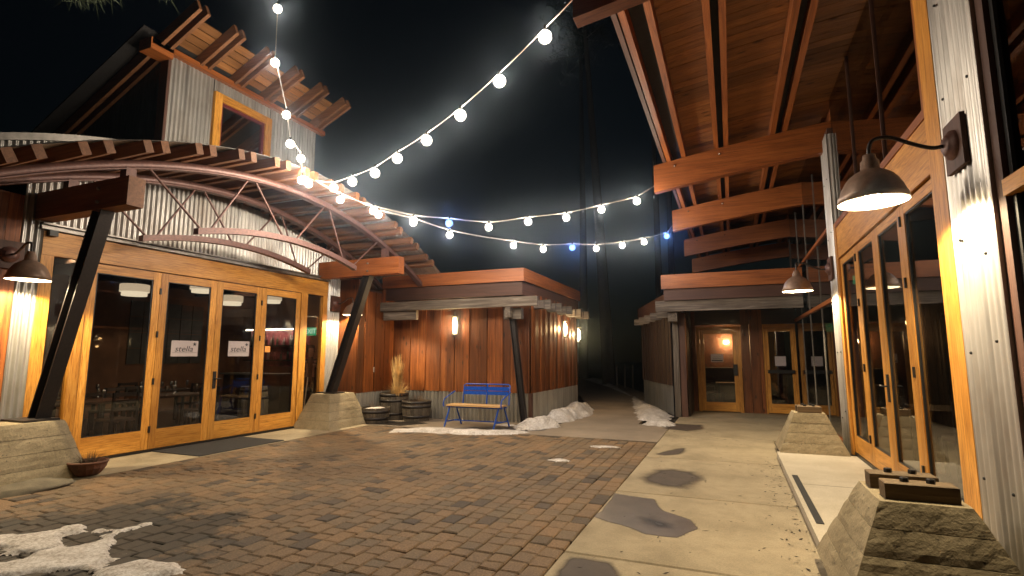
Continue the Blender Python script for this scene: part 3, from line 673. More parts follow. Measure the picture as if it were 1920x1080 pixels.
Bx(-4.72, -4.30, 10.96, 11.12, 2.33, 2.58).build('post_cap', 'grey_x', S1)
Bx(-4.62, -4.5, 10.8, 11.4, 2.36, 2.585).build('cap_cross', 'grey_y', S1)
m = MB(); a = Vector((-4.27, 11.08, 0)); b = Vector((-4.53, 11.03, 2.34))
for dx in (-.055, .055): m.bar(a + Vector((dx, 0, 0)), b + Vector((dx, 0, 0)), .13, .014, (1, 0, 0))
m.bar(a, b, .014, .11, (1, 0, 0)); m.build('leaning_post', 'steel_black', S1)
Bx(-7.95, -7.0, 10.9, 11.0, 2.38, 2.6).build('stub_beam', 'grey_x', S1)
Bx(-7.98, -7.88, 10.88, 11.02, 2.6, 3.16).build('stub_post', 'cedar_z', S1)
Bx(-7.99, -7.985, 10.62, 10.70, 1.12, 1.24).build('outlet', 'outlet', S1)
s_ = patch([(-4.9, 10.9), (-4.3, 10.9), (-4.28, 11.3), (-4.6, 11.4), (-5.0, 11.2)], .07, .05, .15)[0]
for v in s_.v: v.z += 3.41
single(s_, 'snow_patch', 'snow', 'thin snow on the roof corner of the cedar shed', 'snow')
def sconce(x, y, z, d, label):
    d = Vector((*d, 0)); t = thing('wall_sconce', (x, y, z - .23), label, 'wall sconce', 'cylinder wall sconces on the shed'); p = Vector((x, y, z)); s = d.cross(Vector((0, 0, 1)))
    m = MB(); m.bar(p + Vector((0, 0, -.22)), p + Vector((0, 0, .22)), .11, .02, d); m.build('back_plate', 'flashing', t)
    c = p + d * .08
    for zz in (-.235, .205): MB().lathe([(.001, 0), (.065, 0), (.065, .03), (.001, .03)], (c.x, c.y, z + zz), 14, smooth=False).build('end_cap', 'flashing', t)
    MB().lathe([(.001, -.15), (.03, -.14), (.04, -.07), (.042, .05), (.025, .13), (.001, .15)], (c.x, c.y, z), 14).build('lamp_tube', 'bulb_sconce', t); lamp(t, c, 30, (1, .66, .30), .03)
    sh = MB(); n = 10; vs = []
    for k in range(n + 1):
        an = R(115) + R(130) * k / n; q = c + (d * math.cos(an) + s * math.sin(an)) * .062
        vs += [(q.x, q.y, z - .205), (q.x, q.y, z + .205)]
    sh.add(vs, [(2 * k, 2 * k + 2, 2 * k + 3, 2 * k + 1) for k in range(n)], True); sh.build('reflector', 'white_enamel', t)
sconce(-6.18, 11.405, 2.24, (0, -1), 'cylinder wall sconce on the shed front above the blue bench')
sconce(-4.225, 13.9, 2.24, (1, 0), 'nearer wall sconce on the shed side wall by the snow bank')
sconce(-4.225, 15.28, 2.13, (1, 0), 'farther wall sconce at the back corner of the shed')

# ================================================================== RIGHT HALL (glulam roof)
XR = 1.6; FZ = .085
H1 = thing('glulam_hall', (3.5, 9, 0), 'tall glazed hall with curved glulam beams and a plank soffit', 'building')
def zbm(x): return 5.0 - .01217 * (x - 5.5) ** 2
XE = 9.0
def curved_beam(y0, y1, x0, x1, zo0, zo1, name, mat, parent, n=18):
    m = MB(); vs = []
    for i in range(n + 1):
        x = x0 + (x1 - x0) * i / n; z = zbm(x); vs += [(x, y0, z + zo0), (x, y1, z + zo0), (x, y1, z + zo1), (x, y0, z + zo1)]
    m.add(vs, [(4 * i + a, 4 * i + b, 4 * i + 4 + b, 4 * i + 4 + a) for i in range(n) for a, b in ((1, 0), (2, 1), (3, 2), (0, 3))])
    m.add(vs[:4], [(0, 1, 2, 3)]); m.add(vs[-4:], [(3, 2, 1, 0)])
    return m.build(name, mat, parent)
for y in (-1.0, 4.28, 9.68, 12.95, 16.4, 19.85):
    b = curved_beam(y - .08, y + .08, -1.15, XE, 0, .50, 'glulam_beam', 'glulam_x', H1)
    for bx in (-.78, -.02): MB().lathe([(.001, .02), (.014, .02), (.02, .01), (.02, 0)], (bx, y - .08, zbm(bx) + .39), 8, (0, -1, 0)).build('bolt', 'chrome', b)
px = [-.88, -.62, -.07, .09, .83, 1.01, 1.72, 1.9, 2.9, 3.1, 4.2, 4.4, 5.5, 5.7]
for x in px:
    z = zbm(x) + .5; MB().bar((x, -2, z + .1), (x, 20.6, z + .1), .075, .196).build('purlin', 'glulam_y', H1)
Bx(-.985, -.93, -2, 20.6, zbm(-.95) + .50, zbm(-.95) + .74).build('roof_fascia', 'browntrim_y', H1)
for a, b in ((-.84, -.66), (-.03, .05), (.87, .97)):
    Bx(a, b, -2, 20.6, zbm(a) + .5 + .16, zbm(a) + .5 + .18).build('dark_slot', 'roof_dark', H1)
m = MB(); n = 14; vs = []; PW = .15
for i in range(n + 1):
    x = -.93 + (XE + .93) * i / n; z = zbm(x) + .7; vs += [(x, -PW / 2 + .003, z), (x, PW / 2 - .003, z), (x, PW / 2 - .003, z + .022), (x, -PW / 2 + .003, z + .022)]
m.add(vs, [(4 * i + a, 4 * i + b, 4 * i + 4 + b, 4 * i + 4 + a) for i in range(n) for a, b in ((1, 0), (2, 1), (3, 2), (0, 3))]); sme = mesh_of(m, 'soffit_plank', 'soffit_x')
for k in range(151): piece(sme, 'soffit_plank', H1, (0, -1.95 + k * PW, random.uniform(-.002, .002)))
m = MB(); vs = []
for i in range(n + 1):
    x = -.95 + (XE + .95) * i / n; vs += [(x, -2, zbm(x) + .74), (x, 20.7, zbm(x) + .74)]
m.add(vs, [(2 * i, 2 * i + 2, 2 * i + 3, 2 * i + 1) for i in range(n)], True); m.build('roof', 'roof_dark', H1)
# facade: piers, frame, leaves
for y0, y1 in ((4.1, 4.78), (9.3, 9.82)):
    m = MB(); m.corr((XR - .045, y0, 0), (0, 1, 0), y1 - y0, FZ if y0 < 9 else 0, 5.0, (-1, 0, 0), .085, .012); 
    m.corr((XR - .045, y0, 0), (1, 0, 0), .14, FZ if y0 < 9 else 0, 5.0, (0, 1, 0), .085, .006); m.build('corrugated_pier', 'galv', H1)
    Bx(XR - .02, XR + .16, y0 + .02, y1 - .02, 0, 5.1).build('pier_core', 'browntrim_z', H1)
    for yy in (y0 + .12, y1 - .14):
        for zz in (.6, 1.6, 2.25, 3.4, 4.2): MB().lathe([(.001, .012), (.009, .01), (.012, 0)], (XR - .056, yy + random.uniform(-.03, .03), zz + random.uniform(-.1, .1)), 6, (-1, 0, 0)).build('screw', 'black_metal', H1)
Bx(XR - .05, XR + .1, 4.782, 5.07, FZ + .002, 4.95).build('jamb', 'fir_z', H1)
Bx(XR - .04, XR + .1, 9.16, 9.298, FZ + .002, 3.52).build('jamb', 'fir_z', H1)
Bx(XR - .03, XR + .1, 5.07, 9.16, 2.975, 3.44).build('header_beam', 'fir_y', H1)
Bx(XR - .045, XR - .031, 5.07, 9.16, 2.96, 2.975).build('header_bead', 'fir_y', H1)
m = Bx(XR - .045, XR + .0, 5.07, 9.16, 3.44, 3.52); m.build('window_sill', 'glulam_y', H1)
m = Bx(XR - .045, XR + .0, 5.07, 5.13, 3.52, 4.9); m.build('window_frame', 'glulam_z', H1)
Bx(XR - .03, XR + .02, 5.131, 5.16, 3.522, 4.9).build('window_stop', 'black_metal', H1)
Bx(XR + .02, XR + .026, 5.07, 9.2, 3.45, 5.6).build('pane', 'glass_dim', H1)
for y in (6.5, 7.85): Bx(XR - .0, XR + .03, y - .006, y + .006, 3.52, 5.5).build('mullion', 'browntrim_z', H1)
Bx(XR - .02, XR + .1, 5.07, 9.16, FZ - .0 + .002, FZ + .045).build('sill', 'black_metal', H1)
ry = [5.075, 6.09, 7.11, 8.12, 9.155]
for i in range(4):
    y0, y1 = ry[i] + .003, ry[i + 1] - .003
    hs = [(y0, z) for z in (.45, 1.35, 2.2, 2.8)] if i in (1, 3) else []
    leaf(H1, XR - .01, -1, y0, y1, FZ + .05, 2.955, .125 if i else .1, .10, .24, hs, (y1 - .05, 1.15) if i == 1 else None, glass='glass')
# tall glazing beyond the far pier
for z0, z1 in ((.05, .16), (2.40, 2.47), (3.58, 3.64)): Bx(XR - .02, XR + .06, 9.82, 15.7, z0, z1).build('transom', 'glulam_y', H1)
Bx(XR - .03, XR + .06, 9.822, 9.9, .01, 4.95).build('window_frame', 'redtrim_z', H1)
for y in (11.35, 12.9, 14.3): Bx(XR + .0, XR + .03, y - .008, y + .008, .16, 5.0).build('mullion', 'flashing', H1)
Bx(XR + .012, XR + .018, 9.9, 15.7, .16, 5.6).build('pane', 'glass_dim', H1)
# window nearer than the near pier
Bx(XR - .02, XR + .08, 4.0, 4.098, .05, 4.95).build('window_frame', 'browntrim_z', H1)
for z0, z1, mt in ((2.46, 2.56, 'fir_y'), (.05, .2, 'browntrim_y')): Bx(XR - .03, XR + .06, .5, 4.0, z0, z1).build('transom', mt, H1)
Bx(XR + .01, XR + .03, 3.95, 3.998, .2, 4.95).build('window_stop', 'black_metal', H1)
Bx(XR + .032, XR + .038, .5, 4.0, .2, 5.5).build('pane', 'glass_dim', H1)
# interior shell
Bx(XR + .1, 8.5, .0, 17, .0, FZ - .004).build('interior_floor', 'dark_floor', H1)
Bx(8.5, 8.55, .0, 17, 0, 5.7).build('interior_wall', 'darkwood_z', H1)
Bx(XR + .1, 8.5, 17, 17.05, 0, 5.7).build('interior_wall', 'darkwood_z', H1)
Bx(XR + .1, 8.5, -.05, .0, 0, 5.7).build('interior_wall', 'dark_room', H1)
Bx(4.6, 4.75, 11.5, 16.9, 0, 2.9).build('partition', 'dark_room', H1)
barn_lamp(XR - .058, 4.46, 2.97, (-1, 0), 'large gooseneck barn lamp on the near corrugated pier at right', .53, .36)
barn_lamp(XR - .058, 9.6, 2.88, (-1, 0), 'gooseneck barn lamp on the far corrugated pier of the hall', .5, .34)
plinth(1.0, 4.15, .46, .56, .98, 1.12, .56, .085, 'large board formed plinth in the near right corner with two bolted timbers', 'boardform', 4)
plinth(1.05, 9.45, .42, .42, .92, .95, .56, .085, 'board formed plinth on the far end of the hall step', 'boardform', 4)
def pad(x0, x1, y0, y1, z, label):
    t = thing('timber_pad', ((x0 + x1) / 2, (y0 + y1) / 2, z), label, 'timber block', 'bolted timber blocks on the plinths')
    c = chamfer(x1 - x0, y1 - y0, .095, .008); c.v = [v + Vector(((x0 + x1) / 2, (y0 + y1) / 2, z)) for v in c.v]; c.build('block', 'padwood_x', t)
    for f in (.32, .68):
        bx = x0 + (x1 - x0) * f; MB().lathe([(.024, 0), (.024, .022), (.02, .027), (.001, .027)], (bx, (y0 + y1) / 2, z + .095), 6, smooth=False).build('bolt', 'black_metal', t)
pad(.82, 1.19, 3.94, 4.08, .646, 'front timber block with two bolts on the near plinth')
pad(.80, 1.17, 4.22, 4.36, .646, 'rear timber block with two bolts on the near plinth')
pad(.90, 1.22, 9.30, 9.40, .646, 'front timber block on the far hall plinth')
pad(.89, 1.21, 9.50, 9.60, .646, 'rear timber block on the far hall plinth')

# ================================================================== RIGHT HAND SHED WITH TWO DOORS
S2 = thing('entry_shed', (0, 16.5, 0), 'dark timber flat roofed entry shed with two glazed doors', 'shed')
YD = 15.72
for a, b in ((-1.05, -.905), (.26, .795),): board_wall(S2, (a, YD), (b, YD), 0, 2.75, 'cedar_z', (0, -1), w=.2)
Bx(-1.05, 1.58, YD, YD + .05, 2.36, 2.75).build('lintel', 'darkwood_x', S2)
def ydoor(parent, x0, x1, z1, bar, y=YD, J=.09, S=.11):
    f = sub('door_frame', parent)
    for a in (x0 - J, x1): Bx(a, a + J, y - .04, y + .04, .0, z1 + .09).build('jamb', 'fir_z', f)
    Bx(x0, x1, y - .042, y + .04, z1 + .004, z1 + .09).build('frame_head', 'fir_x', f)
    d = sub('door', parent)
    for a in (x0 + .004, x1 - S): Bx(a, a + S - .004, y - .02, y + .025, .02, z1).build('stile', 'fir_z', d)
    Bx(x0 + S, x1 - S, y - .018, y + .023, .02, .26).build('rail', 'fir_x', d); Bx(x0 + S, x1 - S, y - .018, y + .023, z1 - .11, z1).build('rail', 'fir_x', d)
    Bx(x0 + S, x1 - S, y, y + .006, .26, z1 - .11).build('pane', 'glass', d)
    if bar: Bx(x0 + .03, x1 - .03, y - .09, y - .05, 1.05, 1.14).build('push_bar', 'black_metal', d)
    else: Bx(x1 - .13, x1 - .02, y - .07, y - .02, .98, 1.28).build('handle', 'black_metal', d)
ydoor(S2, -.80, .16, 2.22, False); ydoor(S2, .84, 1.54, 2.26, True, J=.04, S=.085)
Bx(-1.3, 1.5, YD + 2.2, YD + 2.25, 0, 2.7).build('inner_wall', 'brick_room', S2)
Bx(-1.3, 1.55, YD + .06, YD + 2.2, 2.7, 2.74).build('inner_ceiling', 'dark_room', S2)
Bx(-1.35, -1.3, YD + .06, YD + 2.2, 0, 2.7).build('inner_wall', 'brick_room', S2)
Bx(.5, .56, YD + .06, YD + 2.2, 0, 2.7).build('inner_wall', 'darkwood_z', S2)
Bx(-1.3, 1.55, YD + .06, YD + 2.2, -.05, -.0).build('inner_floor', 'dark_floor', S2)
Bx(-1.36, 1.58, 14.3, 14.34, 2.75, 2.9).build('soffit_edge', 'darkwood_x', S2)
Bx(-1.36, 1.57, 13.62, 15.7, 2.86, 2.9).build('entry_soffit', 'darkwood_y', S2)
Bx(-1.53, 1.57, 13.42, 13.46, 3.15, 3.50).build('fascia', 'glulam_x', S2)
Bx(-1.48, 1.57, 13.49, 13.53, 2.87, 3.148).build('lower_fascia', 'browntrim_x', S2)
Bx(-1.70, 1.57, 13.55, 13.67, 2.60, 2.865).build('roof_beam', 'grey_x', S2)
Bx(-1.45, 1.57, 13.54, 19, 3.0, 3.45).build('roof', 'roof_dark', S2)
Bx(-1.36, -1.22, 14.0, 14.14, 0, 2.6).build('post', 'grey_z', S2)
Bx(-1.21, -1.06, 14.05, 14.2, 0, 2.6).build('post', 'browntrim_z', S2)
Bx(-1.42, -1.2, 13.68, 14.3, 2.36, 2.6).build('post_cap', 'grey_y', S2)
Bx(-1.38, -1.02, 14.22, 15.72, 0, .1).build('post_foot', 'soil', S2)
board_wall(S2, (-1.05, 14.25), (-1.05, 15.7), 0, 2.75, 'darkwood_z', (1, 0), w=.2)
dv = Vector((-.35, 1)).normalized()
q0 = Vector((-1.42, 14.3)); q1 = q0 + dv * 3.9
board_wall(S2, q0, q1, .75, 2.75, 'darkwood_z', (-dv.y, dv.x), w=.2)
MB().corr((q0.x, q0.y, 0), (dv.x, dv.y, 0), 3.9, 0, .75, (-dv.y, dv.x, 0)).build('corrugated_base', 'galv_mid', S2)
for i in range(5):
    c = q0 + dv * (i * .85 + .1); z = 2.6
    MB().bar((c.x - .32, c.y, z + .0), (c.x + .3, c.y, z + .0), .1, .2).build('roof_beam', 'grey_x', S2)
m = MB(); m.prism([(q0.x - .12, q0.y - .2), (q0.x + .3, q0.y - .2), (q1.x + .5, q1.y + .4), (q1.x - .2, q1.y + .4)], 2.72, 3.1); m.build('side_roof', 'browntrim_y', S2)
s_ = patch([(-1.35, 13.5), (-.8, 13.5), (-.8, 13.7), (-1.3, 13.75)], .06, .05, .12)[0]
for v in s_.v: v.z += 3.455
single(s_, 'snow_patch', 'snow', 'sliver of snow on the roof edge of the entry shed', 'snow')
t = thing('hall_lantern', (-.13, YD + 2.1, 1.7), 'bright warm lamp glowing behind the left entry shed door', 'lamp')
MB().lathe([(.001, -.07), (.07, -.06), (.10, 0), (.07, .06), (.001, .07)], (-.13, YD + 2.06, 1.93), 14).build('globe', 'bulb_hall', t); lamp(t, (-.13, YD + 2.06, 1.93), 34, (1, .55, .22), .05)
MB().lathe([(.001, .03), (.06, .03), (.06, 0)], (-.13, YD + 2.199, 1.93), 12, (0, -1, 0)).build('wall_plate', 'black_metal', t)
# things behind that door: small table and chairs
def small_table(x, y, z, w, l, label, mat='darkwood_x', h=.75):
    t = thing('dining_table', (x, y, z), label, 'table', 'tables seen through the glass')
    Bx(x - w / 2, x + w / 2, y - l / 2, y + l / 2, z + h - .04, z + h).build('table_top', mat, t)
    for sx in (-1, 1):
        for sy in (-1, 1): Bx(*sorted((x + sx * (w / 2 - .05), x + sx * (w / 2 - .1))), *sorted((y + sy * (l / 2 - .05), y + sy * (l / 2 - .1))), z, z + h - .04).build('leg', 'black_metal', t)
    return t
def chair(x, y, z, a, label):
    t = thing('dining_chair', (x, y, z), label, 'chair', 'chairs seen through the glass'); t.rotation_euler = (0, 0, a); o = Vector((x, y, z)); k = lambda m: [setattr(v, 'x', v.x + x) or setattr(v, 'y', v.y + y) or setattr(v, 'z', v.z + z) for v in m.v]
    m = Bx(-.21, .21, -.21, .21, .43, .47); k(m); m.build('seat', 'darkwood_x', t)
    for sx in (-.19, .19):
        m = Bx(sx - .018, sx + .018, -.2, -.164, 0, .43); k(m); m.build('leg', 'black_metal', t)
        m = MB().bar((sx, .19, 0), (sx, .22, .9), .036, .036); k(m); m.build('leg', 'black_metal', t)
    for zz in (.6, .72, .84): m = Bx(-.17, .17, .19, .215, zz, zz + .06); k(m); m.build('back_slat', 'darkwood_x', t)
t = thing('sideboard', (-.25, YD + 1.9, 0), 'dark sideboard added to darken the wall under the lamp behind the left entry shed door', 'sideboard')  # cabinet added so the lower part of the doorway reads dark
Bx(-.85, .35, YD + 1.75, YD + 2.15, .0, 1.12).build('cabinet', 'darkwood_x', t); Bx(-.9, .4, YD + 1.7, YD + 2.18, 1.12, 1.16).build('worktop', 'tile_grey', t)
for k in range(3): Bx(-.82 + k * .39, -.47 + k * .39, YD + 1.735, YD + 1.75, .1, 1.05).build('cabinet_door', 'darkwood_z', t)
small_table(-.1, YD + 1.0, 0, .7, .6, 'small table behind the left entry shed door')
chair(-.55, YD + .9, 0, .6, 'dark slat back chair behind the left entry shed door')

# ================================================================== PAPER SIGNS
def paper(loc, w, h, face, label, lines=(), mat='paper', star=False, word=None):
    # face '+x' (left building) or '-y'
    t = thing('paper_sign', loc, label, 'paper sign', 'paper notices taped to the door glass'); x, y, z = loc
    if face == '+x':
        Bx(x, x + .002, y - w / 2, y + w / 2, z - h / 2, z + h / 2).build('sheet', mat, t)
        rot = (R(90), 0, R(90)); P = lambda u, v: (x + .003, y + u, z + v)
    else:
        Bx(x - w / 2, x + w / 2, y - .002, y, z - h / 2, z + h / 2).build('sheet', mat, t)
        rot = (R(90), 0, 0); P = lambda u, v: (x + u, y - .003, z + v)
    if word: text(t, word, P(-.015 * w / .4, -.01), rot, h * .52, 'ink', shear=.25, scale=(1.15, 1, 1))
    if star:
        pts = [P(w * .36 + .035 * h / .26 * 1.0 * (1 if i % 2 == 0 else .38) * math.sin(math.pi * i / 5) * 1.2, h * .28 + .042 * (1 if i % 2 == 0 else .38) * math.cos(math.pi * i / 5)) for i in range(10)]
        m = MB(); m.add(pts, [tuple(range(10))]); m.build('star', 'ink', t)
        m = MB(); a = P(-w * .46, -h * .27); b = P(w * .46, -h * .27); m.bar(a, b, .002, .004); m.build('rule', 'ink', t)
    for i, (v, ww, hh) in enumerate(lines):
        m = MB(); m.bar(P(-ww / 2, v), P(ww / 2, v), .002, hh); m.build('text_line', 'ink', t)
    return t
paper((XL + .01, 6.235, 1.63), .48, .265, '+x', 'paper sign with brush lettering and a star, left of the handle', star=True, word='stella')
paper((XL + .01, 7.31, 1.64), .46, .28, '+x', 'paper sign with brush lettering and a star, right of the handle', star=True, word='stella')
paper((XL + .01, 7.98, 1.64), .13, .12, '+x', 'small orange card on the rightmost folding leaf', mat='card_orange')
paper((-.37, YD - .004, 1.45), .32, .22, '-y', 'notice with dark text lines on the left entry shed door', lines=((.03, .2, .008), (-.02, .22, .01), (-.07, .28, .035)))
paper((1.19, YD - .004, 1.37), .26, .25, '-y', 'blank looking notice on the right entry shed door')
exit_sign(-9.5, 10.12, 2.1, 'y', 'green exit sign behind the right side window of the restaurant')
text(bpy.data.objects['exit_sign'], 'EXIT', (-9.5, 10.095, 2.1), (R(90), 0, 0), .17, 'exit_text')
exit_sign(2.9, 15.0, 3.35, 'y', 'green exit sign behind the far hall leaf')
exit_sign(2.35, 15.1, 2.2, 'y', 'green exit sign behind the tall glazing')

# ================================================================== STRING LIGHTS
AN = Vector((-6.3, 6.62, 4.42))
def string(pts, cool, A, B, label, r=.062):
    t = thing('string_light', AN, label, 'string lights', 'festoon strings over the courtyard')
    allp = [Vector(A)] + [Vector(p) + Vector((0, 0, .09)) for p in pts] + [Vector(B)]
    line = []
    for i in range(len(allp) - 1):
        a, b = allp[i], allp[i + 1]; L_ = (b - a).length
        for k in range(4):
            u = k / 4; line.append(a.lerp(b, u) - Vector((0, 0, .05 * L_ * u * (1 - u))))
    line.append(allp[-1]); MB().tube(line, .0065, 5).build('cable', 'cable', t)
    for i, p in enumerate(pts):
        p = Vector(p); MB().lathe([(.001, .115), (.016, .115), (.017, .06), (.001, .055)], p, 8).build('socket', 'black_metal', t)
        MB().sphere(p, r, 12, 8).build('bulb', 'bulb_string_cool' if i in cool else 'bulb_string', t)
        if i not in cool: lamp(t, p, 23 * random.uniform(.7, 1.3), (1, .85, .66), .03)
        else: lamp(t, p, 14, (.25, .45, 1), .03)
string([(-6.1, 5.48, 6.72), (-6.05, 5.45, 5.82), (-6.18, 5.84, 5.2), (-6.1, 5.87, 4.73), (-6.2, 6.2, 4.63), (-5.99, 6.03, 4.19), (-6.15, 6.34, 4.25)], (), (-6.05, 5.3, 7.6), AN, 'festoon string dropping from the top of the picture onto the canopy')
string([(-1.46, 4.35, 4.45), (-2.04, 4.62, 4.27), (-2.63, 4.89, 4.13), (-3.23, 5.17, 4.05), (-3.83, 5.44, 4.01), (-4.36, 5.69, 3.97), (-4.96, 5.96, 4.01), (-5.53, 6.22, 4.07)], (), (-1.15, 4.26, 4.7), AN, 'festoon string climbing to the nearest hall beam at top right')
string([(-1.44, 9.43, 4.28), (-2.02, 9.1, 4.1), (-2.58, 8.78, 3.93), (-3.17, 8.43, 3.83), (-3.77, 8.09, 3.71), (-4.36, 7.75, 3.76), (-4.88, 7.45, 3.79), (-5.46, 7.11, 3.93), (-5.93, 6.84, 4.1)], (5,), (-1.16, 9.66, 4.6), AN, 'upper of the two far festoon strings ending at the second hall beam')
string([(-1.27, 12.64, 4.3), (-1.72, 12.11, 4.09), (-2.13, 11.62, 3.95), (-2.59, 11.07, 3.81), (-2.99, 10.59, 3.77), (-3.45, 10.04, 3.67), (-3.89, 9.52, 3.68), (-4.76, 8.49, 3.75), (-5.21, 7.95, 3.9), (-5.62, 7.47, 3.97)], (0, 4), (-1.16, 12.9, 4.6), AN, 'lower of the two far festoon strings with two bluish bulbs')

# ================================================================== BENCH, BARRELS, POTS
t = thing('park_bench', (-5.1, 10.5, 0), 'blue metal bench with a pale wooden seat against the shed', 'bench')
bx0, bx1, yf, yb = -5.84, -4.46, 10.28, 10.66
for k in range(4): Bx(bx0 + .05, bx1 - .05, yf + k * .095, yf + k * .095 + .085, .43, .465).build('seat_slat', 'seatwood_x', t)
for a, b in ((bx0 + .27, -5.03), (-4.99, bx1 - .04)):
    for z0, z1, yy in ((.66, .735, 10.70), (.75, .83, 10.725)):
        Bx(a - .0, b, yy, yy + .022, z0, z1).build('back_slat', 'blue_paint', t)
MB().tube([(bx0 + .25, 10.69, .45), (bx0 + .25, 10.76, .86), (bx0 + .30, 10.77, .885), (bx1 - .06, 10.77, .885), (bx1 - .02, 10.76, .86), (bx1 - .02, 10.69, .45)], .014, 8).build('back_frame', 'blue_paint', t)
MB().tube([(-5.01, 10.69, .45), (-5.01, 10.75, .88)], .016, 8).build('back_stile', 'blue_paint', t)
for x in (bx0 + .02, bx1 + .0):
    MB().tube([(x, 10.73, .72), (x, 10.45, .64), (x, 10.26, .58), (x, 10.22, .5), (x, 10.24, .42)], .013, 8).build('armrest', 'blue_paint', t)
for x in (bx0 + .12, bx1 - .1):
    MB().tube([(x, 10.34, .43), (x - .06, 10.2, 0)], .017, 8).build('leg', 'blue_paint', t)
    MB().tube([(x, 10.6, .43), (x + .06, 10.76, 0)], .017, 8).build('leg', 'blue_paint', t)
    MB().tube([(x - .045, 10.235, .11), (x + .045, 10.72, .11)], .012, 6).build('stretcher', 'blue_paint', t)
MB().tube([(bx0 + .12, 10.5, .11), (bx1 - .1, 10.5, .11)], .012, 6).build('stretcher', 'blue_paint', t)
MB().bar((bx0 + .03, 10.36, .41), (bx1 - .03, 10.36, .41), .03, .03).build('seat_frame', 'blue_paint', t); MB().bar((bx0 + .03, 10.6, .41), (bx1 - .03, 10.6, .41), .03, .03).build('seat_frame', 'blue_paint', t)
def barrel(x, y, r, h, label, hoops=(.22, .72, .93), full=False, z=0, name='half_barrel'):
    t = thing(name, (x, y, z), label, 'barrel planter' if not full else 'barrel', 'half barrel planters' if not full else None); n = 22
    def rr(f): return r * (.86 + .14 * math.sin(math.pi * (f if full else (.12 + .5 * f)))) if full else r * (.84 + .16 * math.sin(math.pi * .5 * min(1, f + .1)))
    for k in range(n):
        m = MB(); vs = []; a0 = 2 * math.pi * (k + .03) / n; a1 = 2 * math.pi * (k + .97) / n
        for i in range(6):
            f = i / 5; ro = rr(f); ri = ro - .025
            vs += [(x + ro * cos(a0), y + ro * sin(a0), z + h * f), (x + ro * cos(a1), y + ro * sin(a1), z + h * f), (x + ri * cos(a1), y + ri * sin(a1), z + h * f), (x + ri * cos(a0), y + ri * sin(a0), z + h * f)]
        m.add(vs, [(4 * i + a, 4 * i + b, 4 * i + 4 + b, 4 * i + 4 + a) for i in range(5) for a, b in ((0, 1), (1, 2), (2, 3), (3, 0))]); m.add(vs[-4:], [(0, 1, 2, 3)]); m.build('stave', 'barrel_z', t)
    for f in hoops:
        d = .055 / h; MB().lathe([(rr(f - d / 2) + .001, h * f - .0275), (rr(f - d / 2) + .006, h * f - .0275), (rr(f + d / 2) + .006, h * f + .0275), (rr(f + d / 2) + .001, h * f + .0275)], (x, y, z), 26).build('hoop', 'steel_black', t)
    MB().lathe([(.001, h * (1 if full else .9)), (rr(.9) - .026, h * (.985 if full else .9))], (x, y, z), 22).build('lid' if full else 'soil', 'barrel_x' if full else 'soil', t)
    return t
barrel(-7.62, 10.98, .345, .62, 'tallest half barrel planter in the corner holding tall grass')
barrel(-6.95, 10.93, .345, .46, 'half barrel planter nearest the blue bench')
barrel(-7.62, 10.22, .35, .34, 'low grey half barrel in front with snow on its soil', (.3, .75))
s_ = patch([(-7.75, 10.0), (-7.4, 10.05), (-7.38, 10.35), (-7.6, 10.42)], .04, .03, .08, .4, 0, .06)[0]
for v in s_.v: v.z += .31
single(s_, 'snow_patch', 'snow', 'snow scrap inside the low grey half barrel', 'snow')
def blades(x, y, z, n, h0, h1, spread, wd, label, mat, cat='grass', name='ornamental_grass', curl=.3):
    m = MB()
    for i in range(n):
        a = random.uniform(0, 6.283); s0 = random.random() ** .7 * spread * .45; lean = random.random() ** 1.3 * spread; h = random.uniform(h0, h1); w = wd * random.uniform(.6, 1.3)
        p = Vector((x + cos(a) * s0, y + sin(a) * s0, z)); d = Vector((cos(a), sin(a), 0)); sd = Vector((-sin(a + .8), cos(a + .8), 0)); vs = []
        for k in range(5):
            f = k / 4; q = p + d * lean * (f ** 1.6) + Vector((0, 0, h * (f - curl * lean * f * f))); ww = w * (1 - f * .85)
            vs += [q - sd * ww, q + sd * ww]
        m.add(vs, [(2 * k, 2 * k + 1, 2 * k + 3, 2 * k + 2) for k in range(4)])
    return single(m, name, mat, label, cat)
blades(-7.48, 10.9, .56, 300, .45, 1.02, .15, .007, 'tall straw coloured dry grass tuft in the corner barrel', 'grass_dry')
blades(-7.42, 10.85, .56, 320, .12, .42, .30, .0055, 'low golden skirt of dry grass below the tall tuft', 'grass_dry', curl=1.2)
blades(-6.95, 10.93, .41, 200, .08, .26, .30, .0035, 'brown dead plant filling the barrel nearest the bench', 'twig', 'plant', 'dead_plant', 1)
blades(-7.7, 10.95, .56, 90, .1, .3, .32, .003, 'brown wispy stems at the left of the tall grass', 'twig', 'plant', 'dead_plant', 1)
blades(-7.7, 10.25, .3, 70, .05, .2, .26, .003, 'thin dead stems in the low grey half barrel', 'twig', 'plant', 'dead_plant', .8)
t = thing('flower_bowl', (-7.62, 4.36, 0), 'low ribbed terracotta bowl with dead plants beside the left plinth', 'flower pot')
m = MB(); n = 32; prof = [(.09, 0), (.14, .03), (.185, .10), (.20, .16)]
vs = [(-7.62 + (r + .006 * (k % 2)) * cos(2 * math.pi * k / n), 4.36 + (r + .006 * (k % 2)) * sin(2 * math.pi * k / n), z) for r, z in prof for k in range(n)]
m.add(vs, [(i * n + k, i * n + (k + 1) % n, (i + 1) * n + (k + 1) % n, (i + 1) * n + k) for i in range(3) for k in range(n)]); m.build('bowl', 'terracotta', t)
MB().lathe([(.2, .155), (.215, .16), (.215, .185), (.19, .185), (.185, .15), (.001, .15)], (-7.62, 4.36, 0), 32).build('rim', 'terracotta', t)
blades(-7.62, 4.36, .15, 150, .04, .17, .2, .003, 'brown dead plant growing in the terracotta bowl', 'twig', 'plant', 'dead_plant', .8)
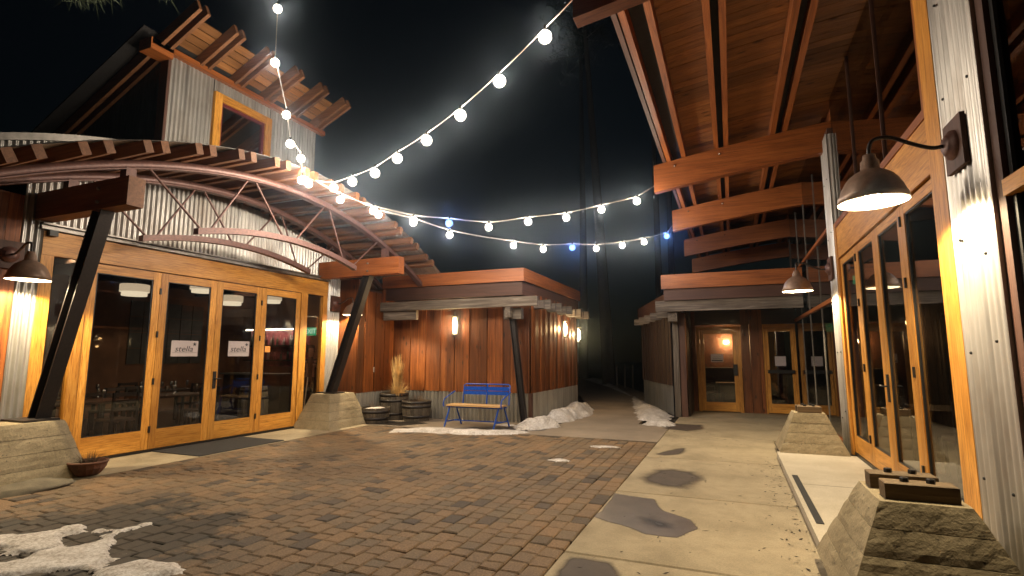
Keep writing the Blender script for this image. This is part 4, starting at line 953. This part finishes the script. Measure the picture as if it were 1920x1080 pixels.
m = MB(); c0 = Vector((-7.45, 3.68, 0)); vs = []; nn = 18; mm_ = 8
for i in range(mm_ + 1):
    for k in range(nn):
        a = 2 * math.pi * k / nn; f = i / mm_; rr_ = math.cos(f * math.pi / 2) ** .6 * (1 + .22 * noise.noise((cos(a) * 1.7, sin(a) * 1.7, f * 2)))
        vs.append((c0.x + .3 * rr_ * cos(a), c0.y + .42 * rr_ * sin(a), .10 * f + .02 * noise.noise((a, f * 3, 5))))
m.add(vs, [(i * nn + k, i * nn + (k + 1) % nn, (i + 1) * nn + (k + 1) % nn, (i + 1) * nn + k) for i in range(mm_) for k in range(nn)], True)
single(m, 'flat_stone', 'stone', 'flat mossy stone on the ground below the left plinth', 'stone')
m = MB(); m.prism([(-8.52, 5.78), (-7.46, 5.78), (-7.46, 7.42), (-8.52, 7.42)], .005, .016); single(m, 'door_mat', 'rubber_mat', 'black rubber mat in front of the folding doors', 'door mat')
m = MB(); m.tube([(-8.42, 8.82, .01), (-8.5, 9.02, 1.05)], .012, 8); single(m, 'prop_pole', 'twig', 'thin wooden pole leaning by the right side window', 'pole')

# ================================================================== INSIDE THE RESTAURANT
def pendant(x, y, z, label, r=.23):
    t = thing('drum_pendant', (x, y, z - .13), label, 'pendant lamp', 'drum pendants in the restaurant')
    MB().lathe([(r, -.06), (r, .07), (r - .01, .075)], (x, y, z), 24).build('upper_drum', 'pendant_glow', t)
    MB().lathe([(.001, -.13), (r * .86, -.13), (r * .86, -.065), (r, -.062)], (x, y, z), 24).build('lower_drum', 'pendant_low', t)
    MB().tube([(x, y, z + .07), (x, y, 3.42)], .008, 6).build('stem', 'black_metal', t)
pendant(-10.0, 6.21, 2.72, 'drum pendant behind the leftmost folding leaf')
pendant(-10.0, 8.24, 2.73, 'drum pendant behind the third folding leaf')
pendant(-10.6, 7.98, 3.0, 'drum pendant cut off at the top of the second leaf')
pendant(-10.6, 9.9, 2.95, 'drum pendant at the top of the rightmost folding leaf')
for i, (x, y) in enumerate(((-10.2, 5.6), (-10.4, 7.3), (-11.8, 6.4), (-12.0, 8.3))):
    w_ = ['nearest the left leaf', 'behind the meeting stiles', 'farther back on the left', 'farther back on the right'][i]
    small_table(x, y, 0, .8, 1.2, 'dark dining table ' + w_)
    for j, (dx, dy, a) in enumerate(((-.6, -.3, R(90)), (.6, .25, R(-90)))):
        chair(x + dx, y + dy, 0, a, 'dark slat back chair on the %s side of the table %s' % (('far', 'near')[j], w_))
    for j in range(5):
        gx, gy = x + random.uniform(-.3, .3), y - .5 + j * .24
        m = MB(); m.lathe([(.03, 0), (.03, .004), (.004, .01), (.004, .07), (.03, .1), (.035, .15), (.028, .18)], (gx, gy, .752), 8); single(m, 'wine_glass', 'chrome', 'small wine glass set on the dark table ' + w_, 'glass', 'wine glasses set on the dark tables')
t = thing('bar_counter', (-11.2, 10.2, 0), 'bar counter with shelves of bottles behind the right leaves', 'bar')
Bx(-12.6, -10.6, 10.3, 10.7, 0, 1.02).build('counter', 'darkwood_x', t); Bx(-12.7, -10.5, 10.25, 10.75, 1.02, 1.06).build('counter_top', 'tile_grey', t)
Bx(-13.6, -11.3, 11.75, 12.0, 1.78, 1.82).build('shelf', 'darkwood_x', t); Bx(-13.6, -11.3, 11.75, 12.0, 1.36, 1.40).build('shelf', 'darkwood_x', t)
Bx(-13.6, -11.3, 12.0, 12.03, 1.2, 2.3).build('back_panel', 'bottle_pink', t); Bx(-13.6, -11.3, 11.78, 11.82, 2.27, 2.3).build('shelf_light', 'cove_light', t)
for k in range(26):
    x = -13.5 + k * .084; s_h = random.uniform(.22, .33); zz = 1.82 if k % 3 else 1.40
    m = MB(); m.lathe([(.001, 0), (.035, 0), (.036, s_h * .6), (.012, s_h * .75), (.012, s_h), (.001, s_h)], (x, 11.88, zz), 8)
    single(m, 'bottle', random.choice(['bottle_glass', 'bottle_pink', 'paper']), 'bottle on the lit shelves behind the bar', 'bottle', 'bottles behind the bar')
barrel(-9.6, 8.62, .30, .86, 'upright wine barrel just inside the rightmost folding leaf', (.12, .3, .72, .9), True, 0, 'wine_barrel')
# standing person behind the right side window
def person(x, y, label, face):
    t = thing('person', (x, y, 0), label, 'person')
    J = {'pel': (0, 0, .95), 'ch': (0, .02, 1.25), 'neck': (0, .02, 1.48), 'hd': (0, -.01, 1.56), 'hd2': (0, -.02, 1.66), 'top': (0, 0, 1.74),
         'sl': (-.18, .02, 1.42), 'el': (-.26, -.03, 1.15), 'wl': (-.16, -.22, 1.12), 'hl': (-.12, -.28, 1.14), 'sr': (.18, .02, 1.42), 'er': (.27, -.05, 1.16), 'wr': (.16, -.25, 1.26), 'hr': (.12, -.30, 1.30),
         'hipl': (-.09, 0, .9), 'kl': (-.10, -.02, .5), 'al': (-.11, .02, .09), 'tl': (-.12, -.14, .04), 'hipr': (.09, 0, .9), 'kr': (.11, -.03, .5), 'ar': (.12, .0, .09), 'tr': (.13, -.16, .04)}
    rad = dict(pel=.15, ch=.155, neck=.055, hd=.075, hd2=.095, top=.07, sl=.075, el=.05, wl=.036, hl=.034, sr=.075, er=.05, wr=.036, hr=.034, hipl=.105, kl=.07, al=.05, tl=.04, hipr=.105, kr=.07, ar=.05, tr=.04)
    E = [('pel', 'ch'), ('ch', 'neck'), ('neck', 'hd'), ('hd', 'hd2'), ('hd2', 'top'), ('ch', 'sl'), ('sl', 'el'), ('el', 'wl'), ('wl', 'hl'), ('ch', 'sr'), ('sr', 'er'), ('er', 'wr'), ('wr', 'hr'), ('pel', 'hipl'), ('hipl', 'kl'), ('kl', 'al'), ('al', 'tl'), ('pel', 'hipr'), ('hipr', 'kr'), ('kr', 'ar'), ('ar', 'tr')]
    ks = list(J); me = bpy.data.meshes.new('body'); me.from_pydata([J[k] for k in ks], [(ks.index(a), ks.index(b)) for a, b in E], [])
    o = bpy.data.objects.new('body', me); COL.objects.link(o); o.parent = t; o.modifiers.new('skin', 'SKIN'); sub = o.modifiers.new('sub', 'SUBSURF'); sub.levels = 2; sub.render_levels = 2
    for i, k in enumerate(ks): me.skin_vertices[0].data[i].radius = (rad[k], rad[k] * (.72 if k in ('pel', 'ch') else 1)); me.skin_vertices[0].data[i].use_root = (k == 'pel')
    dg = bpy.context.evaluated_depsgraph_get(); me2 = bpy.data.meshes.new_from_object(o.evaluated_get(dg)); o.modifiers.clear(); o.data = me2
    me2.materials.clear(); me2.materials.append(MATS['cloth_dark']); me2.materials.append(MATS['skin'])
    for p in me2.polygons:
        c = p.center; p.use_smooth = True; p.material_index = 1 if c.z > 1.47 or (c.y < -.06 and 1.0 < c.z < 1.4 and abs(c.x) > .08) else 0
    m = MB(); vs = []
    m.lathe([(.001, .11), (.06, .10), (.095, .05), (.105, -.02), (.1, -.08)], (0, .015, 1.68), 14); ORG['tmp'] = Vector()
    h = m.build('hair', 'hair'); h.parent = t
    m = MB(); m.lathe([(.001, -.02), (.012, 0), (.001, .03)], (0, -.115, 1.62), 6); n_ = m.build('nose', 'skin'); n_.parent = t
    for sx in (-.1, .1): m = MB(); m.sphere((sx, 0, 1.63), .022, 6, 4); e_ = m.build('ear', 'skin'); e_.parent = t
    for s_, hd in ((-1, (-.12, -.28, 1.14)), (1, (.12, -.30, 1.30))):
        m = MB()
        for f in range(4): m.tube([(hd[0] + (f - 1.5) * .018, hd[1] - .02, hd[2]), (hd[0] + (f - 1.5) * .018, hd[1] - .055 + .006 * abs(f - 1.5), hd[2] + .005), (hd[0] + (f - 1.5) * .016, hd[1] - .075 + .008 * abs(f - 1.5), hd[2] - .015)], .008, 6)
        m.tube([(hd[0] - s_ * .025, hd[1], hd[2]), (hd[0] - s_ * .05, hd[1] - .03, hd[2] + .01)], .009, 6); hh = m.build('fingers', 'skin'); hh.parent = t
    t.rotation_euler = (0, 0, face)
person(-9.75, 10.42, 'person in dark clothes standing behind the right side window, arms raised in front', R(40))
# warm lamps inside the hall at right
for x, y, z, lb in ((3.0, 11.55, 2.1, 'upper warm globe lamp glowing behind the third hall leaf'), (3.0, 11.48, 1.84, 'lower warm globe lamp glowing behind the third hall leaf')):
    t = thing('globe_lamp', (x, y, z - .1), lb, 'lamp'); MB().sphere((x, y, z), .06, 12, 8).build('globe', 'bulb_hall', t); lamp(t, (x, y, z), 3, (1, .55, .22), .04); MB().tube([(x, y, z + .06), (x, y, z + .14), (x + .1, y + .1, z + .14)], .01, 6).build('bracket', 'black_metal', t)
Bx(3.0, 3.9, 11.66, 11.72, .085, 2.7).build('partition', 'dark_room', H1)
small_table(2.6, 8.6, .085, .8, 1.0, 'dark table inside the hall behind the middle leaves')
chair(2.5, 7.8, .085, R(180), 'dark slat back chair inside the hall')

# ================================================================== TREES
def pine(x, y, h, r, lean, label, crown0, nb):
    t = thing('pine_tree', (x, y, -.06), label, 'tree', 'pine trees behind the sheds')
    pts = [(x + lean[0] * f * h, y + lean[1] * f * h + .15 * math.sin(f * 5), -.06 + h * f) for f in [i / 10 for i in range(11)]]
    MB().tube(pts, [r * (1 - .8 * i / 10) for i in range(11)], 10).build('trunk', 'bark', t)
    m = MB(); br = MB()
    for b in range(nb):
        f = crown0 + (1 - crown0) * (b + random.random()) / nb; i = min(9, int(f * 10)); p = Vector(pts[i]).lerp(Vector(pts[i + 1]), f * 10 - i); a = random.uniform(0, 6.283); Ln = (1.15 - f) * h * .32 + .4
        e = p + Vector((cos(a) * Ln, sin(a) * Ln, -.12 * Ln)); br.tube([p, p.lerp(e, .5) + Vector((0, 0, .1)), e], [.05, .03, .012], 5)
        for k in range(42):
            c = p.lerp(e, random.uniform(.15, 1.02)) + Vector((random.gauss(0, .3), random.gauss(0, .3), random.gauss(0, .2)))
            for q in range(5):
                d = Vector((random.gauss(0, 1), random.gauss(0, 1), random.gauss(.2, .6))).normalized() * random.uniform(.2, .45); sd = d.orthogonal().normalized() * .02
                m.add([c - sd, c + sd, c + d], [(0, 1, 2)])
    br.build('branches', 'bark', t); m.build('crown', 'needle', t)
pine(-6.0, 28.0, 24, .36, (-.045, 0), 'leaning pine trunk in the dark gap between the sheds', .82, 24)
pine(-3.9, 33, 25, .26, (0, 0), 'slim pine behind the entry shed, left of a twin trunk', .84, 20)
pine(-3.2, 33.5, 25, .26, (.005, 0), 'slim pine right behind the entry shed', .84, 20)
pine(-9.5, 36, 27, .34, (.01, 0), 'pine far behind the cedar shed', .86, 20)
# pine bough hanging into the top left corner, its trunk out of frame at the left
t = thing('pine_tree', (-9.6, 1.0, -.06), 'pine tree whose needled bough hangs into the top left corner', 'tree')
MB().tube([(-9.6, 1.0, -.06), (-9.55, 1.05, 3), (-9.6, 1.1, 7), (-9.5, 1.2, 11)], [.28, .24, .18, .05], 10).build('trunk', 'bark', t)
MB().tube([(-9.6, 1.1, 7.2), (-8.4, 2.3, 7.0), (-7.2, 3.2, 6.6), (-6.3, 3.6, 6.4)], [.07, .05, .03, .012], 6).build('bough', 'bark', t)
m = MB()
for c in ((-8.15, 3.55, 6.35), (-7.9, 3.65, 6.25), (-7.78, 3.72, 6.22), (-7.6, 3.8, 6.26), (-7.45, 3.85, 6.25), (-7.3, 3.92, 6.3), (-6.75, 4.15, 6.3), (-6.6, 4.2, 6.32), (-8.5, 3.3, 6.5)):
    for k in range(110):
        d = Vector((random.gauss(0, 1), random.gauss(0, 1), random.gauss(-.5, .7))).normalized() * random.uniform(.12, .24); sd = d.orthogonal().normalized() * .0035; p = Vector(c) + Vector((random.gauss(0, .07), random.gauss(0, .07), random.gauss(.05, .06)))
        m.add([p - sd, p + sd, p + d], [(0, 1, 2)])
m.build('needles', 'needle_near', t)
for i in range(3):
    m = MB(); m.tube([(-5.2 + i * .35, 26 + i * .2, -.06), (-5.2 + i * .35, 26 + i * .2, 1.0)], .04, 8); m.lathe([(.001, 1.07), (.05, 1.05), (.05, 0.99)], (-5.2 + i * .35, 26 + i * .2, 0), 8)
    single(m, 'path_post', 'grey_z', ['leftmost', 'middle', 'rightmost'][i] + ' thin pale post in the row at the foot of the leaning pine', 'post', 'row of thin posts by the path')

for i, (x, y) in enumerate(((-9.6, 5.2), (-11.4, 5.8), (-11.6, 7.6), (-9.7, 9.0), (-12.4, 9.4), (-11.2, 11.6))):
    t = thing('recessed_downlight', (x, y, 3.40), ['recessed ceiling spot nearest the left leaf', 'recessed ceiling spot deeper behind the left leaf', 'recessed ceiling spot behind the second leaf', 'recessed ceiling spot above the wine barrel', 'recessed ceiling spot far back in the room', 'recessed ceiling spot above the bar'][i], 'ceiling light', 'recessed spots in the restaurant')
    MB().lathe([(.07, .0), (.07, .018), (.05, .018)], (x, y, 3.398), 14).build('trim_ring', 'white_enamel', t)
    MB().lathe([(.001, .0), (.05, .0)], (x, y, 3.412), 14).build('lens', 'downlight', t); lamp(t, (x, y, 3.385), 26, (1, .78, .5), .03, 130)
m = MB()
for i in range(260):
    if random.random() < .6: x = .55 - abs(random.gauss(0, .16)); y = random.uniform(3.4, 8.9)
    else: x = random.uniform(-1.2, .5); y = random.uniform(3.4, 12)
    a = random.uniform(0, 6.28); l = random.uniform(.008, .035); w_ = random.uniform(.002, .012) if random.random() < .8 else .02; z = .004
    d = Vector((cos(a), sin(a), 0)) * l; sd = Vector((-sin(a), cos(a), 0)) * w_ * .5; p = Vector((x, y, z))
    m.add([p - d, p - sd, p + d + Vector((0, 0, random.uniform(0, .008))), p + sd + Vector((0, 0, .003))], [(0, 1, 2, 3)])
o = m.build('leaf_litter', 'soil'); o['kind'] = 'stuff'; o['label'] = 'scattered brown leaf bits and twigs along the step edge'

t = thing('loft_fill_lamp', (-10.6, 7.6, 4.86), 'unseen warm lamp added inside the clerestory tower to light its rafters', 'lamp')  # added lamp, out of view, brightens the rafters behind the tower window
MB().sphere((-10.6, 7.6, 5.0), .07, 12, 8).build('globe', 'bulb_hall', t); lamp(t, (-10.6, 7.6, 5.0), 30, (1, .6, .3), .05); MB().tube([(-10.6, 7.6, 4.86), (-10.6, 7.6, 4.94)], .02, 8).build('base', 'black_metal', t)

# ================================================================== haze added round everything: forward scattering gives the lamps their glow
hz, hnt, ho = newmat('haze'); pv = N(hnt, 'ShaderNodeVolumePrincipled'); pv.inputs['Density'].default_value = .006; pv.inputs['Anisotropy'].default_value = .985
pv.inputs['Color'].default_value = (.62, .78, 1, 1); L(hnt, pv.outputs[0], ho.inputs['Volume'])
o = Bx(-92, 92, -42, 142, -1.1, 29).build('haze', 'haze'); o['kind'] = 'stuff'; o['label'] = 'thin haze added over the whole courtyard for the lamp glow'
